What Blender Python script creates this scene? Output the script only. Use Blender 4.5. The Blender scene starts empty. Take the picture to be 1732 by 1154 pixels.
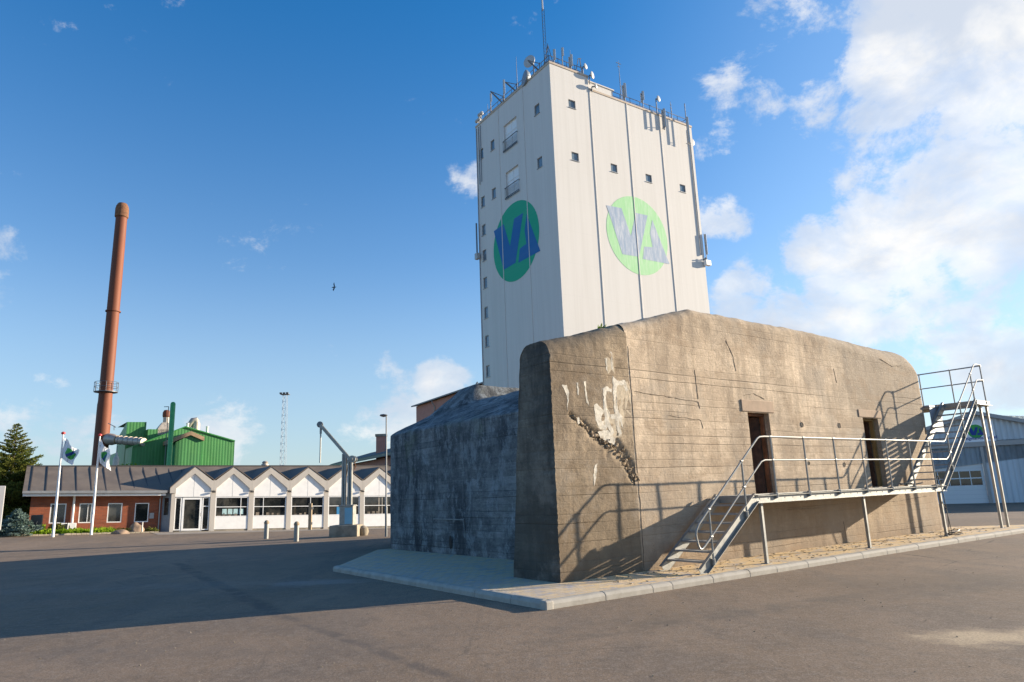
import bpy, bmesh, math, random
from mathutils import Vector, Matrix, noise
R = math.radians
random.seed(7)
SC = bpy.context.scene
COL = SC.collection
# ------------------------------------------------------------------ camera
CH = 1.6; FPX = 1170.0; PITCH = R(12.35); ROLL = R(2.15)
_R0 = Vector((1, 0, 0)); _U0 = Vector((0, -math.sin(PITCH), math.cos(PITCH)))
CF = Vector((0, math.cos(PITCH), math.sin(PITCH)))
CR = _R0 * math.cos(ROLL) - _U0 * math.sin(ROLL)
CU = _R0 * math.sin(ROLL) + _U0 * math.cos(ROLL)
cd = bpy.data.cameras.new('camera'); cam = bpy.data.objects.new('camera', cd); COL.objects.link(cam)
cd.sensor_width = 36; cd.lens = 36 * FPX / 1732; cd.clip_end = 5000; cd.clip_start = .1
cam.matrix_world = Matrix(((CR.x, CU.x, -CF.x, 0), (CR.y, CU.y, -CF.y, 0), (CR.z, CU.z, -CF.z, CH), (0, 0, 0, 1)))
SC.camera = cam
SC.view_settings.view_transform = 'Standard'; SC.view_settings.look = 'None'
SC.view_settings.exposure = 1.27; SC.view_settings.gamma = 1
# layout helpers: a photographed point at a known distance / on a known vertical plane
def ray(x, y): return CF + CR * ((x - 866) / FPX) + CU * ((577 - y) / FPX)
CPOS = Vector((0, 0, CH))
def at(x, y, D):
    r = ray(x, y); return CPOS + r * (D / r.y)
def gnd(x, y, z=0):
    r = ray(x, y); return CPOS + r * ((z - CH) / r.z)
def onv(x, y, P, ang):
    u = Vector((math.cos(ang), math.sin(ang), 0)); n = Vector((-u.y, u.x, 0)); r = ray(x, y)
    t = n.dot(Vector((P[0], P[1], 0)) - Vector((0, 0, 0))) / n.dot(Vector((r.x, r.y, 0)))
    return CPOS + r * t
# ------------------------------------------------------------------ sun and sky
SUN_AZ = R(18.4); SUN_EL = R(13.6)
SD = Vector((math.cos(SUN_AZ) * math.cos(SUN_EL), math.sin(SUN_AZ) * math.cos(SUN_EL), math.sin(SUN_EL)))
sl = bpy.data.lights.new('sun', 'SUN'); sl.energy = 4.65; sl.angle = R(.5); sl.color = (1, .85, .65)
so = bpy.data.objects.new('sun', sl); COL.objects.link(so); so.rotation_euler = SD.to_track_quat('Z', 'Y').to_euler(); so.location = (60, 20, 40)
W = bpy.data.worlds.new('World'); SC.world = W; W.use_nodes = True
class NT:
    def __init__(s, nt): s.nt = nt; s.nt.nodes.clear()
    def n(s, t, ins=None, **kw):
        o = s.nt.nodes.new(t)
        for k, v in kw.items(): setattr(o, k, v)
        for k, v in (ins or {}).items():
            if isinstance(v, bpy.types.NodeSocket): s.nt.links.new(v, o.inputs[k])
            else: o.inputs[k].default_value = v
        return o
    def math(s, op, a, b=0.0, c=0.0, clamp=False):
        o = s.nt.nodes.new('ShaderNodeMath'); o.operation = op; o.use_clamp = clamp
        for i, v in enumerate((a, b, c)):
            if isinstance(v, bpy.types.NodeSocket): s.nt.links.new(v, o.inputs[i])
            else: o.inputs[i].default_value = v
        return o.outputs[0]
    def vmath(s, op, a, b=(0, 0, 0)):
        o = s.nt.nodes.new('ShaderNodeVectorMath'); o.operation = op
        for i, v in enumerate((a, b)):
            if isinstance(v, bpy.types.NodeSocket): s.nt.links.new(v, o.inputs[i])
            else: o.inputs[i].default_value = v
        return o.outputs['Value'] if op in ('DOT_PRODUCT', 'LENGTH', 'DISTANCE') else o.outputs[0]
    def ss(s, v, a, b, lo=0.0, hi=1.0):
        o = s.n('ShaderNodeMapRange', interpolation_type='SMOOTHSTEP'); s.nt.links.new(v, o.inputs[0])
        for i, q in zip((1, 2, 3, 4), (a, b, lo, hi)): o.inputs[i].default_value = q
        return o.outputs[0]
    def mix(s, f, a, b, blend='MIX'):
        o = s.nt.nodes.new('ShaderNodeMix'); o.data_type = 'RGBA'; o.blend_type = blend; o.clamp_factor = True
        for i, v in ((0, f), (6, a), (7, b)):
            if isinstance(v, bpy.types.NodeSocket): s.nt.links.new(v, o.inputs[i])
            else: o.inputs[i].default_value = v if i == 0 else (*v[:3], 1)
        return o.outputs[2]
    def noise(s, vec, scale, detail=4, rough=.55, dist=0.0):
        o = s.n('ShaderNodeTexNoise'); s.nt.links.new(vec, o.inputs['Vector'])
        o.inputs['Scale'].default_value = scale; o.inputs['Detail'].default_value = detail
        o.inputs['Roughness'].default_value = rough; o.inputs['Distortion'].default_value = dist
        return o.outputs['Fac']
    def mapv(s, vec, scale=(1, 1, 1), loc=(0, 0, 0), rot=(0, 0, 0)):
        o = s.n('ShaderNodeMapping'); s.nt.links.new(vec, o.inputs['Vector'])
        o.inputs['Scale'].default_value = scale; o.inputs['Location'].default_value = loc; o.inputs['Rotation'].default_value = rot
        return o.outputs[0]
    def sep(s, v):
        o = s.n('ShaderNodeSeparateXYZ'); s.nt.links.new(v, o.inputs[0]); return o.outputs
w = NT(W.node_tree)
tc = w.n('ShaderNodeTexCoord').outputs['Generated']
dirn = w.vmath('NORMALIZE', tc)
sky = w.n('ShaderNodeTexSky', sky_type='NISHITA', sun_disc=False, sun_elevation=SUN_EL, sun_rotation=math.pi / 2 - SUN_AZ,
          altitude=0, air_density=1.0, dust_density=.25, ozone_density=2.2)
hs = w.n('ShaderNodeHueSaturation', {'Color': sky.outputs[0], 'Saturation': 1.0, 'Value': 1.0})
dx, dy, dz = w.sep(dirn)
# cloud layer: fractal noise on the sky direction, gathered where the photograph has its clouds
cv = w.mapv(dirn, scale=(1, 1, 1.5))
n1 = w.noise(cv, 4.2, 15, .63, .25)
n2 = w.noise(w.mapv(dirn, scale=(1, 1, 1.3), loc=(3, 1, 2)), 15.0, 12, .68, .3)
def blob(px, py, inner, outer, amp):
    d = ray(px, py).normalized()
    dd = w.math('ARCCOSINE', w.vmath('DOT_PRODUCT', dirn, tuple(d)))
    return w.math('MULTIPLY', w.ss(dd, R(outer), R(inner)), amp)
bl = [(1660, 30, 4, 11, .36), (1600, 130, 3, 9, .34), (1520, 230, 2, 7.5, .32), (1460, 290, 1, 5, .24), (1640, 230, 3, 9, .32), (1700, 330, 2, 8, .33), (1600, 350, 2, 7, .33), (1500, 420, 2, 7, .35), (1400, 430, 1, 5, .30),
      (1420, 500, 1, 6, .33), (1540, 470, 1, 6, .30), (1640, 420, 1, 6, .28), (1250, 190, 1, 6, .25), (1190, 240, .5, 4, .18), (1385, 190, .5, 4.5, .22), (1250, 495, 1, 4.5, .27), (1330, 535, 1, 4.5, .28), (1600, 545, 1, 4.5, .17), (1215, 370, .5, 4, .16),
      (1320, 40, 1, 7, .19), (1480, 20, 1, 4, .13), (750, 645, .5, 4, .25), (645, 635, .5, 4, .22), (800, 300, .3, 3.2, .20), (780, 200, .3, 2.5, .12), (15, 450, .5, 4, .23), (110, 475, .5, 3, .11), (560, 597, .3, 2, .15), (640, 720, 1, 8, .17), (60, 750, 2, 9, .17), (1700, 640, 1, 6, .17), (370, 735, .5, 5, .17)]
acc = blob(*bl[0])
for q in bl[1:]: acc = w.math('MAXIMUM', acc, blob(*q))
dens = w.math('ADD', w.math('ADD', w.math('MULTIPLY', n1, .98), w.math('MULTIPLY', n2, .40)), acc)
cmask = w.math('ADD', w.math('MULTIPLY', w.ss(dens, .805, .93), .70), w.math('MULTIPLY', w.ss(dens, .90, 1.12), .30))
shade = w.ss(w.noise(w.mapv(dirn, scale=(1, 1, 1.6), loc=(.05, .02, .06)), 6.5, 6, .55, .3), .36, .66)
ccol = w.mix(shade, (.62, .68, .78), (1.0, .975, .93))
hz = w.ss(dz, -.02, .34)
tint = w.mix(w.ss(dz, .12, .74), (.98, 1.10, 1.24), (.14, .84, 1.34))
skyc = w.mix(1.0, hs.outputs[0], tint, 'MULTIPLY')
haze = w.mix(w.math('MULTIPLY', w.math('SUBTRACT', 1.0, hz), .6), skyc, (2.5, 3.15, 3.95))
haze = w.mix(w.math('MULTIPLY', w.ss(dx, .05, .75), .38), haze, (3.6, 4.6, 5.9))
cc = w.n('ShaderNodeVectorMath', operation='SCALE'); w.nt.links.new(ccol, cc.inputs[0]); cc.inputs['Scale'].default_value = 5.9
fin = w.mix(w.math('MULTIPLY', cmask, .97), haze, cc.outputs[0])
bg = w.n('ShaderNodeBackground', {'Color': fin, 'Strength': .077})
w.nt.links.new(bg.outputs[0], w.n('ShaderNodeOutputWorld').inputs[0])

# ------------------------------------------------------------------ scene helpers
def tag(o, label=None, cat=None, group=None, kind=None):
    if label: o['label'] = label
    if cat: o['category'] = cat
    if group: o['group'] = group
    if kind: o['kind'] = kind
    return o
def empty(name, loc, label=None, cat=None, group=None, rz=0):
    o = bpy.data.objects.new(name, None); COL.objects.link(o); o.location = loc; o.rotation_euler = (0, 0, rz); o.empty_display_size = .3
    return tag(o, label, cat, group)
class MB:
    def __init__(s): s.v = []; s.f = []; s.mi = []; s.sm = []
    def add(s, vs, fs, m=0, smooth=False):
        b = len(s.v); s.v += [tuple(q) for q in vs]
        for f in fs: s.f.append([b + i for i in f]); s.mi.append(m); s.sm.append(smooth)
        return s
    def quad(s, a, b, c, d, m=0): return s.add([a, b, c, d], [(0, 1, 2, 3)], m)
    def box(s, O, X, Y, Z, m=0):      # corner + three edge vectors
        O, X, Y, Z = map(Vector, (O, X, Y, Z))
        p = [O, O + X, O + X + Y, O + Y, O + Z, O + X + Z, O + X + Y + Z, O + Y + Z]
        return s.add(p, [(0, 3, 2, 1), (4, 5, 6, 7), (0, 1, 5, 4), (1, 2, 6, 5), (2, 3, 7, 6), (3, 0, 4, 7)], m)
    def beam(s, a, b, wd, ht, m=0, up=(0, 0, 1)):   # rectangular bar between two points
        a, b = Vector(a), Vector(b); d = (b - a).normalized(); up = Vector(up)
        x = d.cross(up)
        if x.length < 1e-4: x = Vector((1, 0, 0))
        x.normalize(); z = x.cross(d).normalized()
        return s.box(a - x * wd / 2 - z * ht / 2, b - a, x * wd, z * ht, m) if False else s.box(a - x * wd / 2 - z * ht / 2, x * wd, b - a, z * ht, m)
    def tube(s, pts, r, seg=8, m=0, cap=True):
        pts = [Vector(p) for p in pts]; rs = r if isinstance(r, (list, tuple)) else [r] * len(pts)
        vs = []; fs = []
        ref = None
        for i, p in enumerate(pts):
            d = ((pts[min(i + 1, len(pts) - 1)] - p).normalized() + (p - pts[max(i - 1, 0)]).normalized())
            if d.length < 1e-6: d = Vector((0, 0, 1))
            d.normalize()
            if ref is None:
                ref = d.cross(Vector((0, 0, 1)))
                if ref.length < .05: ref = Vector((1, 0, 0))
            x = (ref - d * ref.dot(d)).normalized(); y = d.cross(x); ref = x
            for k in range(seg):
                a = 2 * math.pi * k / seg; vs.append(p + (x * math.cos(a) + y * math.sin(a)) * rs[i])
        for i in range(len(pts) - 1):
            for k in range(seg):
                k2 = (k + 1) % seg; fs.append((i * seg + k, i * seg + k2, (i + 1) * seg + k2, (i + 1) * seg + k))
        if cap: fs.append(tuple(range(seg))[::-1]); fs.append(tuple((len(pts) - 1) * seg + k for k in range(seg)))
        return s.add(vs, fs, m, True)
    def prism(s, poly, ext, m=0):     # planar outline pushed along a vector
        n = len(poly); poly = [Vector(p) for p in poly]; ext = Vector(ext)
        vs = poly + [p + ext for p in poly]
        return s.add(vs, [tuple(range(n))[::-1], tuple(range(n, 2 * n))] + [(i, (i + 1) % n, n + (i + 1) % n, n + i) for i in range(n)], m)
    def lathe(s, prof, c=(0, 0, 0), seg=16, m=0, ax=(0, 0, 1)):
        ax = Vector(ax).normalized(); x = ax.cross(Vector((0, 0, 1)))
        if x.length < .01: x = Vector((1, 0, 0))
        x.normalize(); y = ax.cross(x); c = Vector(c); vs = []; fs = []
        for r, h in prof:
            for k in range(seg):
                a = 2 * math.pi * k / seg; vs.append(c + ax * h + (x * math.cos(a) + y * math.sin(a)) * r)
        for i in range(len(prof) - 1):
            for k in range(seg):
                k2 = (k + 1) % seg; fs.append((i * seg + k, i * seg + k2, (i + 1) * seg + k2, (i + 1) * seg + k))
        fs.append(tuple(range(seg))[::-1]); fs.append(tuple((len(prof) - 1) * seg + k for k in range(seg)))
        return s.add(vs, fs, m, True)
    def build(s, name, mats, parent=None, loc=None, bevel=0, autosmooth=True):
        me = bpy.data.meshes.new(name)
        off = Vector((0, 0, 0))
        if parent is not None:        # vertices are given in world space; hang them under the parent
            off = None
        me.from_pydata(s.v, [], s.f)
        if not isinstance(mats, (list, tuple)): mats = [mats]
        for q in mats: me.materials.append(q)
        me.polygons.foreach_set('material_index', s.mi); me.polygons.foreach_set('use_smooth', s.sm)
        bm = bmesh.new(); bm.from_mesh(me); bmesh.ops.recalc_face_normals(bm, faces=bm.faces); bm.to_mesh(me); bm.free()
        o = bpy.data.objects.new(name, me); COL.objects.link(o)
        if parent is not None:
            M = world_of(parent)
            o.parent = parent; me.transform(M.inverted())
        elif loc is not None:
            me.transform(Matrix.Translation(-Vector(loc))); o.location = loc
        if bevel:
            b = o.modifiers.new('bevel', 'BEVEL'); b.width = bevel; b.segments = 2; b.limit_method = 'ANGLE'
        if any(s.sm) and autosmooth:
            try: me.set_sharp_from_angle(angle=R(40))
            except Exception: pass
        return o
def world_of(o):
    M = Matrix.LocRotScale(o.location, o.rotation_euler, o.scale)
    return world_of(o.parent) @ M if o.parent else M
def copy_tree(o, parent=None):
    c = o.copy(); COL.objects.link(c)
    if parent: c.parent = parent
    for ch in [q for q in bpy.data.objects if q.parent == o]: copy_tree(ch, c)
    return c
# ------------------------------------------------------------------ materials
def new_mat(name):
    m = bpy.data.materials.new(name); m.use_nodes = True; t = NT(m.node_tree)
    return m, t
def fin_mat(t, col, rough=.7, metal=0, bump=None, bstr=.3, bdist=.02, spec=.5, extra=None):
    ins = {'Base Color': col if isinstance(col, bpy.types.NodeSocket) else (*col, 1), 'Roughness': rough, 'Metallic': metal, 'Specular IOR Level': spec}
    if extra: ins.update(extra)
    p = t.n('ShaderNodeBsdfPrincipled', ins)
    if bump is not None:
        b = t.n('ShaderNodeBump', {'Height': bump, 'Strength': bstr, 'Distance': bdist}); t.nt.links.new(b.outputs[0], p.inputs['Normal'])
    t.nt.links.new(p.outputs[0], t.n('ShaderNodeOutputMaterial').inputs[0])
def simple(name, c, rough=.6, metal=0, var=.12, scale=3, bump=.0, spec=.5, dirt=None, streak=False):
    m, t = new_mat(name); tcn = t.n('ShaderNodeTexCoord').outputs['Object']
    n = t.noise(t.mapv(tcn, scale=(1, 1, .12) if streak else (1, 1, 1)), scale, 6, .6)
    c2 = tuple(max(0, q * (1 - var)) for q in c); c3 = tuple(min(1, q * (1 + var)) for q in c)
    col = t.mix(t.ss(n, .3, .7), c2, c3)
    if dirt:
        col = t.mix(t.ss(t.noise(t.mapv(tcn, scale=(1, 1, .2) if streak else (1, 1, 1), loc=(5, 3, 1)), scale * .6, 8, .7), .5, .75, 0, dirt[1]), col, dirt[0])
    rn = t.ss(n, .2, .8, max(0, rough - .1), min(1, rough + .1))
    fin_mat(t, col, rn, metal, t.noise(tcn, scale * 12, 4) if bump else None, bump, .01, spec)
    return m
def corrugated(name, c, ang, pitch, rough=.45, dirtc=None, along='h', amt=1.0, metal=0):
    """ribs run vertically: the wave is taken along the wall's own horizontal direction"""
    m, t = new_mat(name); tcn = t.n('ShaderNodeTexCoord').outputs['Object']
    h = t.vmath('DOT_PRODUCT', tcn, (math.cos(ang), math.sin(ang), 0))
    wv = t.math('SINE', t.math('MULTIPLY', h, 2 * math.pi / pitch))
    n = t.noise(t.mapv(tcn, scale=(1, 1, .15)), 1.2, 6, .6)
    col = t.mix(t.ss(n, .3, .7), tuple(q * .85 for q in c), tuple(q * 1.12 for q in c))
    if dirtc: col = t.mix(t.ss(t.noise(tcn, .7, 6, .6), .5, .8, 0, .5), col, dirtc)
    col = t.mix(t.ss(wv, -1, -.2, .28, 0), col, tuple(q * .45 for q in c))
    fin_mat(t, col, rough, metal, wv, .9 * amt, pitch * .18)
    return m
AW = R(36.6)           # direction of the bunker's front wall
A0 = gnd(947, 988, .1); A0 = Vector((A0.x, A0.y, 0))
UU = Vector((math.cos(AW), math.sin(AW), 0)); UN = Vector((-UU.y, UU.x, 0)); UZ = Vector((0, 0, 1))
def S(s_, t_, z=0.0): return A0 + UU * s_ + UN * t_ + UZ * z
def concrete(name, light, dark, stain, stain_amt, blue=0.0, mottle=False, wing=False):
    m, t = new_mat(name); tcn = t.n('ShaderNodeTexCoord').outputs['Object']
    hx = t.vmath('DOT_PRODUCT', tcn, tuple(UU)); hy = t.vmath('DOT_PRODUCT', tcn, tuple(UN)); z = t.sep(tcn)[2]
    cv_ = t.n('ShaderNodeCombineXYZ', {'X': hx, 'Y': hy, 'Z': z}).outputs[0]
    big = t.noise(cv_, .45, 7, .62); mid = t.noise(t.mapv(cv_, scale=(1, 1, .45)), 2.2, 8, .66); fine = t.noise(cv_, 28, 6, .7)
    wob = t.math('MULTIPLY', t.noise(t.mapv(cv_, scale=(.25, .25, 1)), 1.1, 3), .09)
    zz = t.math('ADD', z, wob)
    bi = t.math('DIVIDE', zz, .155)
    fr = t.math('FRACT', bi); idx = t.math('FLOOR', bi)
    rnd = t.n('ShaderNodeTexWhiteNoise', {'W': idx}, noise_dimensions='1D').outputs['Value']
    edge = t.math('MINIMUM', fr, t.math('SUBTRACT', 1.0, fr))
    # grooves between the shuttering boards, broken up along their length
    brk = t.ss(t.noise(t.n('ShaderNodeCombineXYZ', {'X': t.math('MULTIPLY', hx, .8), 'Y': t.math('MULTIPLY', hy, .8), 'Z': t.math('MULTIPLY', idx, 7.3)}).outputs[0], .26, 3, .5), .42, .66)
    rnd2 = t.n('ShaderNodeTexWhiteNoise', {'W': t.math('ADD', idx, 77.3)}, noise_dimensions='1D').outputs['Value']
    brk = t.math('MULTIPLY', brk, t.ss(rnd2, .15, .85, .12, 1))
    line = t.math('MULTIPLY', t.ss(edge, .02, .10, 1, 0), brk)
    soft = t.ss(edge, .0, .12, 1, 0)
    grain = t.noise(t.mapv(cv_, scale=(1.2, 1.2, 26)), 2.0, 5, .6)
    col = t.mix(t.ss(big, .42, .58), dark, light)
    fib = t.noise(t.mapv(cv_, scale=(1, 1, 5)), 3.2, 12, .78)
    col = t.mix(t.ss(fib, .40, .62, .0, .62), col, tuple(q * .74 for q in dark))
    col = t.mix(t.ss(mid, .42, .66, 0, .5), col, tuple(q * 1.15 for q in light))
    col = t.mix(t.ss(rnd, 0, 1, 0, .42), col, tuple(q * .85 for q in dark))
    bl_ = t.noise(t.mapv(cv_, scale=(1, 1, .8), loc=(4, 9, 1)), 1.7, 13, .82, .3)
    col = t.mix(t.ss(bl_, .50, .58, 0, .40), col, tuple(q * .66 for q in dark))
    pit = t.noise(t.mapv(cv_, loc=(2, 2, 7)), 13, 5, .75)
    col = t.mix(t.ss(pit, .60, .66, 0, .62), col, tuple(q * .36 for q in dark))
    col = t.mix(t.ss(pit, .42, .34, 0, .40), col, tuple(min(1, q * 1.35) for q in light))
    # dark run-off and damp stains
    st1 = t.ss(t.noise(t.mapv(cv_, scale=(1, 1, .25 if not mottle else .16), loc=(2, 7, 3)), 1.05 if not mottle else 1.7, 11, .72, .15), .47, .62)
    col = t.mix(t.math('MULTIPLY', st1, stain_amt), col, stain)
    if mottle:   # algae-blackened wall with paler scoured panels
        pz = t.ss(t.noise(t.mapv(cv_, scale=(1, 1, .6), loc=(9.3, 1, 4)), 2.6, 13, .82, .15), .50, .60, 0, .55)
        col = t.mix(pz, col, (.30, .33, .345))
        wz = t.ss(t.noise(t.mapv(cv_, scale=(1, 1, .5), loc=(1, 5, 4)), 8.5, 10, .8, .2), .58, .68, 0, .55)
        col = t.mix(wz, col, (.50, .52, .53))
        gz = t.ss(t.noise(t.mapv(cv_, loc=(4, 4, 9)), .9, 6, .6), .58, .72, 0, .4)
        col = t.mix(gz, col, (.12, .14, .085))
    else:
        wz = t.ss(t.noise(t.mapv(cv_, scale=(1, 1, .35), loc=(1, 5, 4)), 3.0, 8, .75, .6), .66, .78, 0, .45)
        col = t.mix(wz, col, tuple(min(1, q * 1.7) for q in light))
        # soiling with ragged outlines: damp skirt, weathered crest, grey weathered right-hand end, rain streaks
        nA = t.noise(cv_, 1.3, 9, .68); nB = t.noise(t.mapv(cv_, scale=(1, 1, .5), loc=(3, 3, 3)), 2.1, 9, .72)
        low = t.math('ADD', z, t.math('MULTIPLY', nA, -3.0 if not wing else -1.8))
        col = t.mix(t.ss(low, 1.0 if not wing else 2.0, -.5 if not wing else -.2, 0, .72), col, tuple(q * .60 for q in dark))
        low2 = t.math('ADD', z, t.math('MULTIPLY', nB, -1.3))
        col = t.mix(t.ss(low2, -.05, -.6, 0, .55), col, stain)
        tp = t.math('ADD', z, t.math('MULTIPLY', nB, 2.0))
        if wing: tp = t.math('ADD', tp, t.math('SUBTRACT', .95, t.math('MULTIPLY', hx, .27)))
        col = t.mix(t.ss(tp, 5.35, 6.6, 0, .62), col, tuple(q * .42 for q in dark))
        if not wing:
            rt = t.math('ADD', hx, t.math('MULTIPLY', nA, 4.5)); rt = t.math('MULTIPLY', t.ss(rt, 10.4, 13.2), t.ss(z, 1.0, 3.2))
            col = t.mix(t.math('MULTIPLY', rt, .72), col, (.25, .21, .165))
            ag = t.ss(t.noise(t.mapv(cv_, loc=(8, 2, 6)), 22, 4, .6), .60, .66)
            col = t.mix(t.math('MULTIPLY', t.math('MULTIPLY', ag, rt), .55), col, (.62, .56, .46))
        sk = t.ss(t.noise(t.mapv(cv_, scale=(3.2, 3.2, .12), loc=(1, 2, 8)), 1.6, 9, .72), .50, .64, 0, .42)
        col = t.mix(sk, col, tuple(q * .55 for q in dark))
        bt = t.ss(t.noise(t.mapv(cv_, scale=(.55, .55, 1.2), loc=(11, 2, 3)), 1.1, 10, .74, .6), .50, .60, 0, .42)
        col = t.mix(bt, col, (dark[0] * .60, dark[1] * .55, dark[2] * .50))
        sp = t.math('MULTIPLY', t.ss(t.noise(t.mapv(cv_, scale=(1, 1, 1.6), loc=(1, 9, 3)), 26, 3, .6), .60, .68), t.ss(t.noise(t.mapv(cv_, loc=(5, 0, 2)), .8, 6, .7), .44, .60))
        col = t.mix(t.math('MULTIPLY', sp, .55), col, tuple(q * .35 for q in dark))
        gt = t.ss(t.noise(t.mapv(cv_, loc=(15, 0, 12)), .7, 8, .7), .50, .62, 0, .35)
        col = t.mix(gt, col, (.33, .29, .24))
        gf = t.ss(t.noise(t.mapv(cv_, scale=(1.6, 1.6, .7), loc=(6, 2, 2)), 5.5, 4, .85, 1.6), .60, .66, 0, .30)
        gf = t.math('MULTIPLY', gf, t.ss(t.noise(t.mapv(cv_, loc=(0, 0, 5)), .9, 2), .50, .62))
        col = t.mix(gf, col, tuple(q * .5 for q in dark))
    speck = t.ss(t.noise(t.mapv(cv_, loc=(7, 7, 7)), 46, 3, .6), .68, .74, 0, .6)
    col = t.mix(speck, col, tuple(q * .45 for q in dark))
    col = t.mix(t.math('MULTIPLY', line, .75 if mottle else .62), col, tuple(q * .3 for q in dark))
    hgt = t.math('ADD', t.math('ADD', t.math('MULTIPLY', fine, .35), t.math('MULTIPLY', pit, -.9)), t.math('MULTIPLY', rnd, .25))
    hgt = t.math('ADD', hgt, t.math('MULTIPLY', mid, .4))
    hgt = t.math('ADD', hgt, t.math('MULTIPLY', grain, .3))
    hgt = t.math('SUBTRACT', hgt, t.math('MULTIPLY', line, 1.0)); hgt = t.math('SUBTRACT', hgt, t.math('MULTIPLY', soft, .05))
    fin_mat(t, col, .92, 0, hgt, .6, .026, .25)
    return m
M_CONC = concrete('board_marked_concrete', (.72, .58, .425), (.50, .39, .28), (.15, .115, .085), .38)
M_WING = concrete('darker_board_concrete', (.45, .35, .24), (.28, .215, .145), (.11, .085, .065), .55, wing=True)
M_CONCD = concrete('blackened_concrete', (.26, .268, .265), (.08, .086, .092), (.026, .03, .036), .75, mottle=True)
M_PIER = concrete('dark_pier_concrete', (.27, .245, .195), (.13, .12, .10), (.035, .035, .036), .7)  # darker concrete for the wing's narrow end face
M_TOWER = None
def tower_mat():
    m, t = new_mat('white_silo_render'); tcn = t.n('ShaderNodeTexCoord').outputs['Object']
    n = t.noise(t.mapv(tcn, scale=(1, 1, .03)), 2.6, 5, .6); b = t.noise(tcn, .12, 4)
    col = t.mix(t.ss(n, .35, .72), (.65, .622, .585), (.605, .578, .54))
    col = t.mix(t.ss(b, .4, .7, 0, .25), col, (.66, .65, .62))
    z = t.sep(tcn)[2]; fr = t.math('FRACT', t.math('DIVIDE', z, 3.25)); e = t.ss(t.math('MINIMUM', fr, t.math('SUBTRACT', 1.0, fr)), 0, .012, .3, 0)
    col = t.mix(e, col, (.55, .53, .50))
    fin_mat(t, col, .75, 0, t.noise(tcn, 5, 5), .15, .02, .3)
    return m
M_TOWER = tower_mat()
def paint_on_render(name, c, worn):
    m, t = new_mat(name); tcn = t.n('ShaderNodeTexCoord').outputs['Object']
    h = t.vmath('DOT_PRODUCT', tcn, (.83, .556, 0)); z = t.sep(tcn)[2]
    cvv = t.n('ShaderNodeCombineXYZ', {'X': h, 'Y': t.math('MULTIPLY', z, .12)}).outputs[0]
    n = t.noise(cvv, 3.5, 8, .75)
    col = t.mix(t.ss(n, .4, .75, 0, worn), c, (.74, .73, .71))
    fin_mat(t, col, .7); return m
M_LG1 = paint_on_render('faded_green_paint', (.27, .58, .27), .42); M_LB1 = paint_on_render('faded_blue_paint', (.22, .31, .44), .66)
M_LG2 = paint_on_render('green_paint', (.0, .36, .20), .04); M_LB2 = paint_on_render('blue_paint', (.002, .13, .36), .04)
M_GLASS, _t = new_mat('window_glass'); _c = _t.n('ShaderNodeTexCoord').outputs['Object']
fin_mat(_t, _t.mix(_t.ss(_t.noise(_c, 1.7, 4), .35, .7), (.012, .014, .014), (.06, .058, .05)), .04, 0, _t.noise(_c, 1.3, 2), .03, .01, .8)
M_TGLASS = simple('silo_window_glass', (.13, .17, .20), .06, 0, .3, 1.0, spec=.9)
M_GALV = simple('galvanised_steel', (.27, .275, .265), .5, .45, .10, 9, .05)
M_GALVD = simple('galvanised_plate', (.29, .295, .30), .55, .4, .12, 6, .05)
M_SHEET = simple('blue_grey_sheet', (.23, .27, .32), .5, .2, .08, 3)
M_KERB = simple('kerb_concrete', (.37, .345, .30), .85, 0, .12, 5, .25, .3, dirt=((.22, .19, .15), .5))
M_RUST = simple('rusty_steel', (.20, .095, .05), .85, .1, .35, 5, .4, .3, dirt=((.07, .045, .03), .9))
M_RUSTY = simple('yellow_rusty_steel', (.30, .20, .08), .8, .1, .35, 9, .4, .3, dirt=((.09, .05, .03), .9), streak=True)
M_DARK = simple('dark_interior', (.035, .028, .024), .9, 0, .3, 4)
M_STACK = simple('corten_stack_steel', (.17, .054, .026), .65, .15, .22, .8, .1, .4, dirt=((.10, .038, .022), .8), streak=True)
M_WHITE = simple('white_paint', (.80, .79, .77), .5, 0, .04, 4)
M_WFRAME = simple('white_window_frame', (.78, .78, .77), .4, 0, .03, 4)
M_GREY = simple('greige_timber', (.47, .43, .38), .7, 0, .07, 3, .1, streak=True)
M_LROOF = simple('dark_roofing_felt', (.15, .122, .10), .75, 0, .14, 1.2, .2, .35, dirt=((.17, .15, .135), .5))
M_SEAM = simple('roof_seam_metal', (.055, .05, .05), .6, .2, .1, 3)
M_GUTTER = simple('grey_gutter_metal', (.33, .33, .33), .45, .5, .08, 3)
M_BLACK = simple('black_metal', (.03, .03, .032), .5, .2, .2, 5)
M_CHAR = simple('dark_slate_sign', (.05, .048, .05), .4, 0, .1, 3)
M_RED = simple('red_paint', (.5, .03, .03), .5)
M_GREENC = simple('signal_green_paint', (.05, .36, .07), .6)
M_BLUEC = simple('signal_blue_paint', (.01, .05, .26), .6)
M_FLAG = simple('white_flag_cloth', (.78, .80, .82), .8, 0, .03, 3)
M_WOOD = simple('weathered_wood', (.30, .23, .15), .85, 0, .2, 7, .3, streak=True)
M_OLDC = simple('mossy_cast_concrete', (.30, .26, .20), .9, 0, .25, 3, .5, .3, dirt=((.14, .13, .08), .8))
M_LBLUE = simple('pale_blue_panel', (.22, .48, .62), .4, 0, .05, 3)
M_CRANE = simple('grey_green_crane_paint', (.34, .34, .31), .5, .3, .14, 6, .15, dirt=((.30, .20, .12), .5))
M_STONE = simple('granite', (.24, .17, .12), .85, 0, .25, 5, .4)
M_STEELY = simple('dull_vent_steel', (.46, .40, .33), .5, .35, .15, 4, .05)
M_ANT = simple('grey_antenna_plastic', (.42, .43, .43), .5, 0, .08, 3)
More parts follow.
